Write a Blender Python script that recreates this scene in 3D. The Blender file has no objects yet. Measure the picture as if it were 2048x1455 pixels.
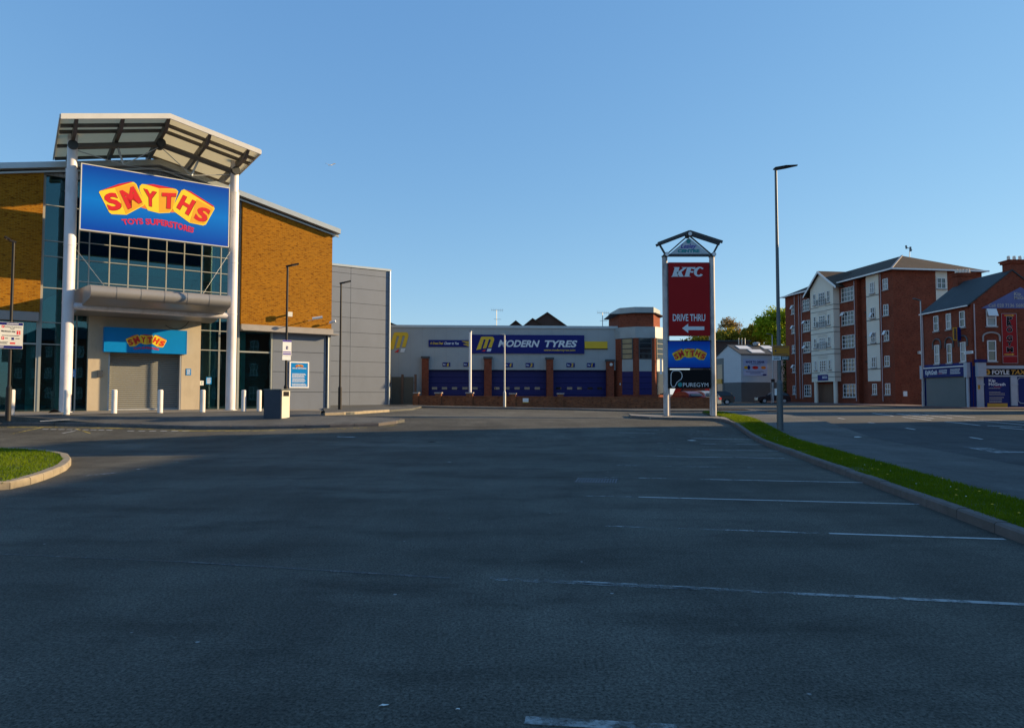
import bpy, bmesh, math, random
import numpy as np
from mathutils import Vector
random.seed(7); RNG = np.random.default_rng(7)
S = bpy.context.scene
COL = S.collection

# ------------------------------------------------------------ camera, world, sun, exposure
F, CX, CY, EYE = 1365.0, 1024.0, 727.5, 1.57
TH = math.atan(60.5 / F)
cam = bpy.data.cameras.new('camera'); camo = bpy.data.objects.new('camera', cam); COL.objects.link(camo)
camo.location = (0, 0, EYE); camo.rotation_euler = (math.pi/2 + TH, 0, 0)
cam.sensor_width = 36; cam.lens = F/2048*36; cam.clip_end = 6000; cam.clip_start = 0.05
S.camera = camo
SUN_AZ, SUN_EL = math.radians(11), math.radians(15.8)      # azimuth from +X towards +Y
W = bpy.data.worlds.new('World'); S.world = W; W.use_nodes = True
nt = W.node_tree; bg = nt.nodes['Background']
sky = nt.nodes.new('ShaderNodeTexSky'); sky.sky_type = 'NISHITA'; sky.sun_disc = False
sky.sun_elevation = SUN_EL; sky.sun_rotation = math.pi/2 - SUN_AZ
sky.altitude = 0; sky.air_density = 1.0; sky.dust_density = 0.0; sky.ozone_density = 3.8
sc_ = nt.nodes.new('ShaderNodeSeparateColor'); cc_ = nt.nodes.new('ShaderNodeCombineColor'); nt.links.new(sky.outputs[0], sc_.inputs[0])
for i, (ex, ga) in enumerate(((0.72, 0.79), (0.56, 1.12), (0.36, 1.76))):        # clear, evenly graded April sky
    pw = nt.nodes.new('ShaderNodeMath'); pw.operation = 'POWER'; nt.links.new(sc_.outputs[i], pw.inputs[0]); pw.inputs[1].default_value = ex
    ml = nt.nodes.new('ShaderNodeMath'); ml.operation = 'MULTIPLY'; nt.links.new(pw.outputs[0], ml.inputs[0]); ml.inputs[1].default_value = ga; nt.links.new(ml.outputs[0], cc_.inputs[i])
nt.links.new(cc_.outputs[0], bg.inputs[0]); bg.inputs[1].default_value = 0.15
sl = bpy.data.lights.new('sun', 'SUN'); so = bpy.data.objects.new('sun', sl); COL.objects.link(so)
sl.energy = 5.0; sl.angle = math.radians(0.5); sl.color = (1.0, 0.80, 0.56)
sd = Vector((math.cos(SUN_EL)*math.cos(SUN_AZ), math.cos(SUN_EL)*math.sin(SUN_AZ), math.sin(SUN_EL)))
sl.color = (1.0, 0.73, 0.40)
so.rotation_euler = sd.to_track_quat('Z', 'Y').to_euler()
S.view_settings.view_transform = 'Standard'; S.view_settings.look = 'None'
S.view_settings.exposure = 0.85; S.view_settings.gamma = 1.0

# ------------------------------------------------------------ geometry helpers
def ray(px, py):
    u, v = (px-CX)/F, (CY-py)/F
    return Vector((u, math.cos(TH)-v*math.sin(TH), math.sin(TH)+v*math.cos(TH)))
def sm(t):
    t = min(1, max(0, t)); return t*t*(3-2*t)
def hz(x, y):                                           # natural lie of the asphalt
    return sm((y-21)/10) * (0.42 + 0.016*min(15, max(0, 8-x)))
NX, NY = -0.5884, 0.8086
def cs(x, y): return x*NX + y*NY, x*NY - y*NX
def zp(x, y):                                           # store forecourt
    c, s = cs(x, y); a = hz(x, y)+0.12
    return a + (0.77-0.11*sm((s-10)/6)-a)*sm((c-30.3)/3.2)
def G(px, py, hf=hz):
    d = ray(px, py); lo, hi = 1.0, 1.0
    t = 1.0
    while t < 400:
        x, y, z = d.x*t, d.y*t, EYE+d.z*t
        if z < hf(x, y): break
        lo = t; t *= 1.01
    hi = t
    for _ in range(25):
        m = (lo+hi)/2
        if EYE+d.z*m < hf(d.x*m, d.y*m): hi = m
        else: lo = m
    return Vector((d.x*hi, d.y*hi, hf(d.x*hi, d.y*hi)))
def atY(px, py, Y):
    d = ray(px, py); t = Y/d.y; return Vector((d.x*t, Y, EYE+d.z*t))

class Fr:                                               # a vertical plane: d along it (left to right as seen), n outwards
    def __init__(s, o, d):
        s.o = Vector((o[0], o[1], 0)); s.d = Vector((d[0], d[1], 0)).normalized(); s.n = Vector((s.d.y, -s.d.x, 0))
    def P(s, a, z, o=0.0): return s.o + s.d*a + s.n*o + Vector((0, 0, z))
    def hit(s, px, py, o=0.0):
        r = ray(px, py); q = s.o + s.n*o
        t = (q-Vector((0, 0, 0))).dot(s.n) / r.dot(s.n)
        p = r*t
        return (p-s.o).dot(s.d), EYE+p.z
    def rect(s, x0, x1, y0, y1, o=0.0):
        xm, ym = (x0+x1)/2, (y0+y1)/2
        return s.hit(x0, ym, o)[0], s.hit(x1, ym, o)[0], s.hit(xm, y1, o)[1], s.hit(xm, y0, o)[1]

class MB:
    def __init__(s): s.v, s.f = [], []
    def add(s, vs, fs):
        b = len(s.v); s.v += [Vector(p) for p in vs]; s.f += [tuple(b+i for i in f) for f in fs]; return s
    def quad(s, *p): return s.add(p, [tuple(range(len(p)))])
    def box(s, fr, a0, a1, z0, z1, o0, o1):
        p = [fr.P(a, z, o) for o in (o0, o1) for z in (z0, z1) for a in (a0, a1)]
        return s.add(p, [(0,2,3,1),(4,5,7,6),(0,1,5,4),(2,6,7,3),(0,4,6,2),(1,3,7,5)])
    def hexa(s, b, t):
        n = len(b); return s.add(list(b)+list(t), [tuple(range(n))[::-1], tuple(range(n, 2*n))] + [(i, (i+1) % n, n+(i+1) % n, n+i) for i in range(n)])
    def prism(s, fr, pts, o0, o1):
        return s.hexa([fr.P(a, z, o0) for a, z in pts], [fr.P(a, z, o1) for a, z in pts])
    def cyl(s, p0, p1, r0, r1=None, n=12, cap=True):
        r1 = r0 if r1 is None else r1
        p0, p1 = Vector(p0), Vector(p1); w = (p1-p0).normalized()
        a = w.orthogonal().normalized(); b = w.cross(a)
        A = [p0+(a*math.cos(2*math.pi*i/n)+b*math.sin(2*math.pi*i/n))*r0 for i in range(n)]
        B = [p1+(a*math.cos(2*math.pi*i/n)+b*math.sin(2*math.pi*i/n))*r1 for i in range(n)]
        fs = [(i, (i+1) % n, n+(i+1) % n, n+i) for i in range(n)]
        if cap: fs += [tuple(range(n))[::-1], tuple(range(n, 2*n))]
        return s.add(A+B, fs)
    def bar(s, p0, p1, w, h, up=Vector((0, 0, 1))):
        p0, p1 = Vector(p0), Vector(p1); t = (p1-p0).normalized(); x = t.cross(up).normalized(); y = x.cross(t)
        c = [x*w/2+y*h/2, -x*w/2+y*h/2, -x*w/2-y*h/2, x*w/2-y*h/2]
        return s.hexa([p0+k for k in c], [p1+k for k in c])
    def tube(s, pts, r, n=8):
        for i in range(len(pts)-1): s.cyl(pts[i], pts[i+1], r, n=n)
        return s
    def pieces(s):
        n = len(s.v); par = list(range(n))
        def fd(i):
            while par[i] != i: par[i] = par[par[i]]; i = par[i]
            return i
        for f in s.f:
            a = fd(f[0])
            for i in f[1:]: par[fd(i)] = a
        isl = {}
        for i in range(n): isl.setdefault(fd(i), []).append(i)
        I = list(isl.values())
        if len(I) < 2 or len(I) > 400: return [s]
        lo = [[min(s.v[i][k] for i in q) for k in range(3)] for q in I]; hi = [[max(s.v[i][k] for i in q) for k in range(3)] for q in I]
        sz = [max(h[k]-l[k] for k in range(3)) for l, h in zip(lo, hi)]; g = list(range(len(I)))
        def fg(i):
            while g[i] != i: i = g[i]
            return i
        for a in range(len(I)):
            for b_ in range(a+1, len(I)):
                gap = math.sqrt(sum(max(0, lo[a][k]-hi[b_][k], lo[b_][k]-hi[a][k])**2 for k in range(3)))
                if gap <= max(.02, .5*max(sz[a], sz[b_])): g[fg(a)] = fg(b_)
        groups = {}
        for a in range(len(I)): groups.setdefault(fg(a), []).append(a)
        if len(groups) < 2: return [s]
        out = []
        for q in groups.values():
            ids = sorted(i for a in q for i in I[a]); mp = {i: k for k, i in enumerate(ids)}; m2 = MB()
            m2.v = [s.v[i] for i in ids]; m2.f = [tuple(mp[i] for i in f) for f in s.f if f[0] in mp]; out.append(m2)
        return out
    def build(s, name, m, parent=None, smooth=False, bevel=0, root=None):
        if parent is not None and name not in ('lettering', 'letter_shadow', 'pales', 'bars', 'trunk'):
            ps = s.pieces()
            if len(ps) > 1:
                r = [q.build1(name, m, parent, smooth, bevel, root) for q in ps]; return r[0]
        return s.build1(name, m, parent, smooth, bevel, root)
    def build1(s, name, m, parent=None, smooth=False, bevel=0, root=None):
        loc = Vector((0, 0, 0)); q = parent
        while q is not None: loc = loc+q.location; q = q.parent
        base = root if root is not None else Vector((0, 0, 0))
        off = loc+Vector(base)
        me = bpy.data.meshes.new(name); me.from_pydata([tuple(v-off) for v in s.v], [], s.f)
        bm = bmesh.new(); bm.from_mesh(me); bmesh.ops.recalc_face_normals(bm, faces=bm.faces)
        if bevel: bmesh.ops.bevel(bm, geom=list(bm.edges), offset=bevel, segments=2, affect='EDGES', clamp_overlap=True)
        uv = bm.loops.layers.uv.new('uv')
        for f in bm.faces:
            n = f.normal
            if abs(n.z) > 0.95: t1, t2 = Vector((1, 0, 0)), Vector((0, 1, 0))
            else:
                t1 = Vector((0, 0, 1)).cross(n).normalized(); t2 = n.cross(t1)
                if t1.x+t1.y*0.3 < 0: t1 = -t1
            for l in f.loops:
                p = l.vert.co+off; l[uv].uv = (p.dot(t1), p.dot(t2) if abs(n.z) > 0.2 else p.z)
            f.smooth = smooth
        bm.to_mesh(me); bm.free()
        if smooth:
            try: me.set_sharp_from_angle(angle=math.radians(40))
            except Exception: pass
        me.materials.append(m)
        o = bpy.data.objects.new(name, me); COL.objects.link(o)
        if root is not None: o.location = base
        if parent: o.parent = parent
        return o
def tag(o, label, cat, group=None):
    o['label'] = label; o['category'] = cat
    if group: o['group'] = group
    return o
def thing(name, loc, label, cat, group=None):
    o = bpy.data.objects.new(name, None); COL.objects.link(o); o.location = loc; o.empty_display_size = 0.3
    return tag(o, label, cat, group)
def struct(o): o['kind'] = 'structure'; return o
def dup(root, loc, label=None):
    def rec(o, par):
        c = o.copy(); COL.objects.link(c)
        if par is not None: c.parent = par
        for ch in list(o.children): rec(ch, c)
        return c
    r = rec(root, None); r.location = loc
    if label: r['label'] = label
    return r

# ------------------------------------------------------------ materials
def nm(name):
    m = bpy.data.materials.new(name); m.use_nodes = True
    return m, m.node_tree, m.node_tree.nodes['Principled BSDF']
def N(t, kind, **kw):
    n = t.nodes.new(kind)
    for k, v in kw.items():
        if k in n.inputs: n.inputs[k].default_value = v
        else: setattr(n, k, v)
    return n
def mixc(t, fac, a, b, mode='MIX'):
    n = t.nodes.new('ShaderNodeMix'); n.data_type = 'RGBA'; n.blend_type = mode
    for i, x in ((0, fac), (6, a), (7, b)):
        if hasattr(x, 'is_linked') or hasattr(x, 'links'): t.links.new(x, n.inputs[i])
        else: n.inputs[i].default_value = (*x, 1) if isinstance(x, tuple) and len(x) == 3 else x
    return n.outputs[2]
def ramp(t, inp, p0, p1, c0=(0, 0, 0, 1), c1=(1, 1, 1, 1)):
    r = t.nodes.new('ShaderNodeValToRGB'); e = r.color_ramp.elements
    e[0].position, e[1].position, e[0].color, e[1].color = p0, p1, c0, c1
    t.links.new(inp, r.inputs[0]); return r.outputs[0]
def coords(t, scale=(1, 1, 1), kind='world'):
    if kind == 'uv':
        s = t.nodes.new('ShaderNodeUVMap').outputs[0]
    else: s = t.nodes.new('ShaderNodeNewGeometry').outputs['Position']
    if scale == (1, 1, 1): return s
    m = t.nodes.new('ShaderNodeMapping'); m.inputs['Scale'].default_value = scale
    t.links.new(s, m.inputs[0]); return m.outputs[0]
def noise(t, co, scale, detail=4, rough=0.6):
    n = t.nodes.new('ShaderNodeTexNoise'); n.inputs['Scale'].default_value = scale
    n.inputs['Detail'].default_value = detail; n.inputs['Roughness'].default_value = rough
    t.links.new(co, n.inputs['Vector']); return n.outputs['Fac']
def bump(t, b, h, st=0.3, dist=0.01):
    n = t.nodes.new('ShaderNodeBump'); n.inputs['Strength'].default_value = st; n.inputs['Distance'].default_value = dist
    t.links.new(h, n.inputs['Height']); t.links.new(n.outputs[0], b.inputs['Normal'])
def mat(name, col, rough=0.6, metal=0.0, var=0.12, scale=1.5, bmp=0.0, bscale=60, stretch=(1, 1, 1), spec=0.5, dirt=None, dirtfac=0.5):
    m, t, b = nm(name); co = coords(t, stretch)
    n1 = noise(t, co, scale, 5)
    c = mixc(t, n1, tuple(max(0, x*(1-2*var)) for x in col), tuple(min(1, x*(1+2*var)) for x in col))
    if dirt:
        n2 = ramp(t, noise(t, coords(t, (1.3, 1.3, 0.5)), 1.1, 6, 0.7), 0.48, 0.72)
        mm = t.nodes.new('ShaderNodeMath'); mm.operation = 'MULTIPLY'; t.links.new(n2, mm.inputs[0]); mm.inputs[1].default_value = dirtfac
        c = mixc(t, mm.outputs[0], c, dirt)
    t.links.new(c, b.inputs['Base Color']); b.inputs['Roughness'].default_value = rough; b.inputs['Metallic'].default_value = metal
    b.inputs['Specular IOR Level'].default_value = spec
    if bmp: bump(t, b, noise(t, coords(t), bscale, 3), bmp, 0.005)
    return m
def brick(name, c1, c2, mortar, w=0.225, h=0.075, blotch=0.25, bias=0.0, mz=0.010):
    m, t, b = nm(name); co = coords(t, kind='uv')
    br = t.nodes.new('ShaderNodeTexBrick'); t.links.new(co, br.inputs['Vector'])
    br.inputs['Color1'].default_value = (*c1, 1); br.inputs['Color2'].default_value = (*c2, 1); br.inputs['Mortar'].default_value = (*mortar, 1)
    br.inputs['Scale'].default_value = 1; br.inputs['Brick Width'].default_value = w; br.inputs['Row Height'].default_value = h
    br.inputs['Mortar Size'].default_value = mz; br.inputs['Mortar Smooth'].default_value = 0.2; br.inputs['Bias'].default_value = bias
    n = ramp(t, noise(t, co, 0.9, 6, 0.65), 0.3, 0.75)
    c = mixc(t, n, br.outputs['Color'], tuple(x*(1-blotch) for x in (1, 1, 1)), 'MULTIPLY')
    n2 = noise(t, coords(t, (4.4, 13.3, 1), 'uv'), 1.0, 1)
    c = mixc(t, ramp(t, n2, 0.58, 0.66), c, (0.52, 0.42, 0.40), 'MULTIPLY')
    t.links.new(c, b.inputs['Base Color']); b.inputs['Roughness'].default_value = 0.85; b.inputs['Specular IOR Level'].default_value = 0.15
    bump(t, b, br.outputs['Fac'], -0.5, 0.006)
    return m
def ribbed(name, col, pitch, axis='v', rough=0.5, metal=0.0, dark=0.55, depth=0.02, duty=0.15, var=0.06, soft=False):
    m, t, b = nm(name); co = coords(t, kind='uv')
    sp = t.nodes.new('ShaderNodeSeparateXYZ'); t.links.new(co, sp.inputs[0])
    d = t.nodes.new('ShaderNodeMath'); d.operation = 'DIVIDE'; t.links.new(sp.outputs[1 if axis == 'v' else 0], d.inputs[0]); d.inputs[1].default_value = pitch
    f = t.nodes.new('ShaderNodeMath'); f.operation = 'FRACT'; t.links.new(d.outputs[0], f.inputs[0])
    if soft:
        q = t.nodes.new('ShaderNodeMath'); q.operation = 'PINGPONG'; t.links.new(f.outputs[0], q.inputs[0]); q.inputs[1].default_value = 0.5; h = q.outputs[0]
        fac = ramp(t, h, 0.08, 0.26)
    else: h = ramp(t, f.outputs[0], duty*0.3, duty); fac = h
    n1 = noise(t, coords(t), 0.8, 5)
    c = mixc(t, n1, tuple(x*(1-2*var) for x in col), tuple(min(1, x*(1+2*var)) for x in col))
    c = mixc(t, fac, mixc(t, 1.0, c, (dark, dark, dark), 'MULTIPLY'), c)
    t.links.new(c, b.inputs['Base Color']); b.inputs['Roughness'].default_value = rough; b.inputs['Metallic'].default_value = metal; b.inputs['Specular IOR Level'].default_value = 0.2
    bump(t, b, h, 0.9, depth)
    return m
def asphalt(name, col, patch, speck=0.5, sc=90, seed=0):
    m, t, b = nm(name); co = coords(t)
    fine = noise(t, co, sc, 4, 0.85); mid = noise(t, co, 14, 3, 0.7); big = noise(t, coords(t, (0.16, 0.32, 1)), 1.0, 5, 0.6)
    c = mixc(t, ramp(t, big, 0.38, 0.66), col, patch)
    c = mixc(t, ramp(t, noise(t, coords(t, (0.5, 1.2, 1)), 1.0, 6, 0.65), 0.50, 0.72), c, tuple(x*0.62 for x in col))
    k = ramp(t, fine, 0.34, 0.66, (1-speck, 1-speck, 1-speck, 1), (1+speck*1.2,)*3+(1,))
    c = mixc(t, 1.0, c, k, 'MULTIPLY')
    c = mixc(t, 1.0, c, ramp(t, mid, 0.3, 0.75, (0.82, 0.82, 0.82, 1), (1.22, 1.22, 1.22, 1)), 'MULTIPLY')
    c = mixc(t, 1.0, c, ramp(t, noise(t, coords(t, (0.75, 0.30, 1)), 1.0, 7, 0.7), 0.32, 0.70, (0.72, 0.72, 0.72, 1), (1.30, 1.30, 1.28, 1)), 'MULTIPLY')
    st = t.nodes.new('ShaderNodeTexVoronoi'); st.inputs['Scale'].default_value = 1.7; t.links.new(co, st.inputs['Vector'])
    c = mixc(t, ramp(t, st.outputs['Distance'], 0.018, 0.03, (1, 1, 1, 1), (0, 0, 0, 1)), c, (0.30, 0.31, 0.31))
    t.links.new(c, b.inputs['Base Color']); b.inputs['Roughness'].default_value = 0.9; b.inputs['Specular IOR Level'].default_value = 0.3
    bump(t, b, fine, 0.4, 0.008)
    return m
def paint(name, col, lo=0.40, hi=0.56, sc=6):
    m, t, b = nm(name); co = coords(t)
    b.inputs['Base Color'].default_value = (*col, 1); b.inputs['Roughness'].default_value = 0.75
    n = noise(t, co, sc, 8, 0.75); n2 = noise(t, coords(t, (0.9, 0.9, 1)), 1.0, 3)
    mm = t.nodes.new('ShaderNodeMath'); mm.operation = 'ADD'; t.links.new(n, mm.inputs[0])
    m2 = t.nodes.new('ShaderNodeMath'); m2.operation = 'MULTIPLY_ADD'; t.links.new(n2, m2.inputs[0]); m2.inputs[1].default_value = 0.7; m2.inputs[2].default_value = -0.35
    t.links.new(m2.outputs[0], mm.inputs[1])
    t.links.new(ramp(t, mm.outputs[0], lo, hi), b.inputs['Alpha'])
    return m
def glass(name, tint=(0.10, 0.24, 0.26), rough=0.02, gloss=0.35):
    m, t, b = nm(name); t.nodes.remove(b); out = t.nodes['Material Output']
    tr = t.nodes.new('ShaderNodeBsdfTransparent'); tr.inputs[0].default_value = (*tint, 1)
    gl = t.nodes.new('ShaderNodeBsdfGlossy'); gl.inputs['Roughness'].default_value = rough; gl.inputs[0].default_value = (0.42, 0.68, 0.72, 1)
    fr = t.nodes.new('ShaderNodeFresnel'); fr.inputs[0].default_value = 1.45
    ad = t.nodes.new('ShaderNodeMath'); ad.operation = 'ADD'; t.links.new(fr.outputs[0], ad.inputs[0]); ad.inputs[1].default_value = gloss
    bm = t.nodes.new('ShaderNodeBump'); bm.inputs['Strength'].default_value = 0.02; bm.inputs['Distance'].default_value = 0.05
    t.links.new(noise(t, coords(t), 1.3, 1), bm.inputs['Height']); t.links.new(bm.outputs[0], gl.inputs['Normal'])
    mx = t.nodes.new('ShaderNodeMixShader'); t.links.new(ad.outputs[0], mx.inputs[0]); t.links.new(tr.outputs[0], mx.inputs[1]); t.links.new(gl.outputs[0], mx.inputs[2])
    t.links.new(mx.outputs[0], out.inputs[0]); return m
def trans(m, col, fac):
    t = m.node_tree; b = t.nodes['Principled BSDF']; out = t.nodes['Material Output']
    tr = t.nodes.new('ShaderNodeBsdfTranslucent'); tr.inputs[0].default_value = (*col, 1)
    mx = t.nodes.new('ShaderNodeMixShader'); mx.inputs[0].default_value = fac; t.links.new(b.outputs[0], mx.inputs[1]); t.links.new(tr.outputs[0], mx.inputs[2]); t.links.new(mx.outputs[0], out.inputs[0]); return m
def plain(name, col, rough=0.5, metal=0.0, spec=0.5): return mat(name, col, rough, metal, 0.04, 3.0, spec=spec)
def gradsign(name, c0, c1):
    m, t, b = nm(name); tc = t.nodes.new('ShaderNodeTexCoord'); sp = t.nodes.new('ShaderNodeSeparateXYZ'); t.links.new(tc.outputs['Generated'], sp.inputs[0])
    r = t.nodes.new('ShaderNodeValToRGB'); e = r.color_ramp.elements; e[0].position, e[0].color, e[1].position, e[1].color = 0.0, (*c0, 1), 1.0, (*c0, 1)
    q = r.color_ramp.elements.new(0.48); q.color = (*c1, 1); t.links.new(sp.outputs[2], r.inputs[0])
    t.links.new(r.outputs[0], b.inputs['Base Color']); b.inputs['Roughness'].default_value = 0.45; b.inputs['Specular IOR Level'].default_value = 0.2; return m
def leaf(name, c1, c2):
    m, t, b = nm(name)
    n = noise(t, coords(t), 1.6, 3); c = mixc(t, ramp(t, n, 0.3, 0.7), c1, c2)
    t.links.new(c, b.inputs['Base Color']); b.inputs['Roughness'].default_value = 0.7; b.inputs['Specular IOR Level'].default_value = 0.08; trans(m, tuple(x*1.15 for x in c2), 0.35)
    try: b.inputs['Transmission Weight'].default_value = 0.0
    except Exception: pass
    return m

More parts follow.
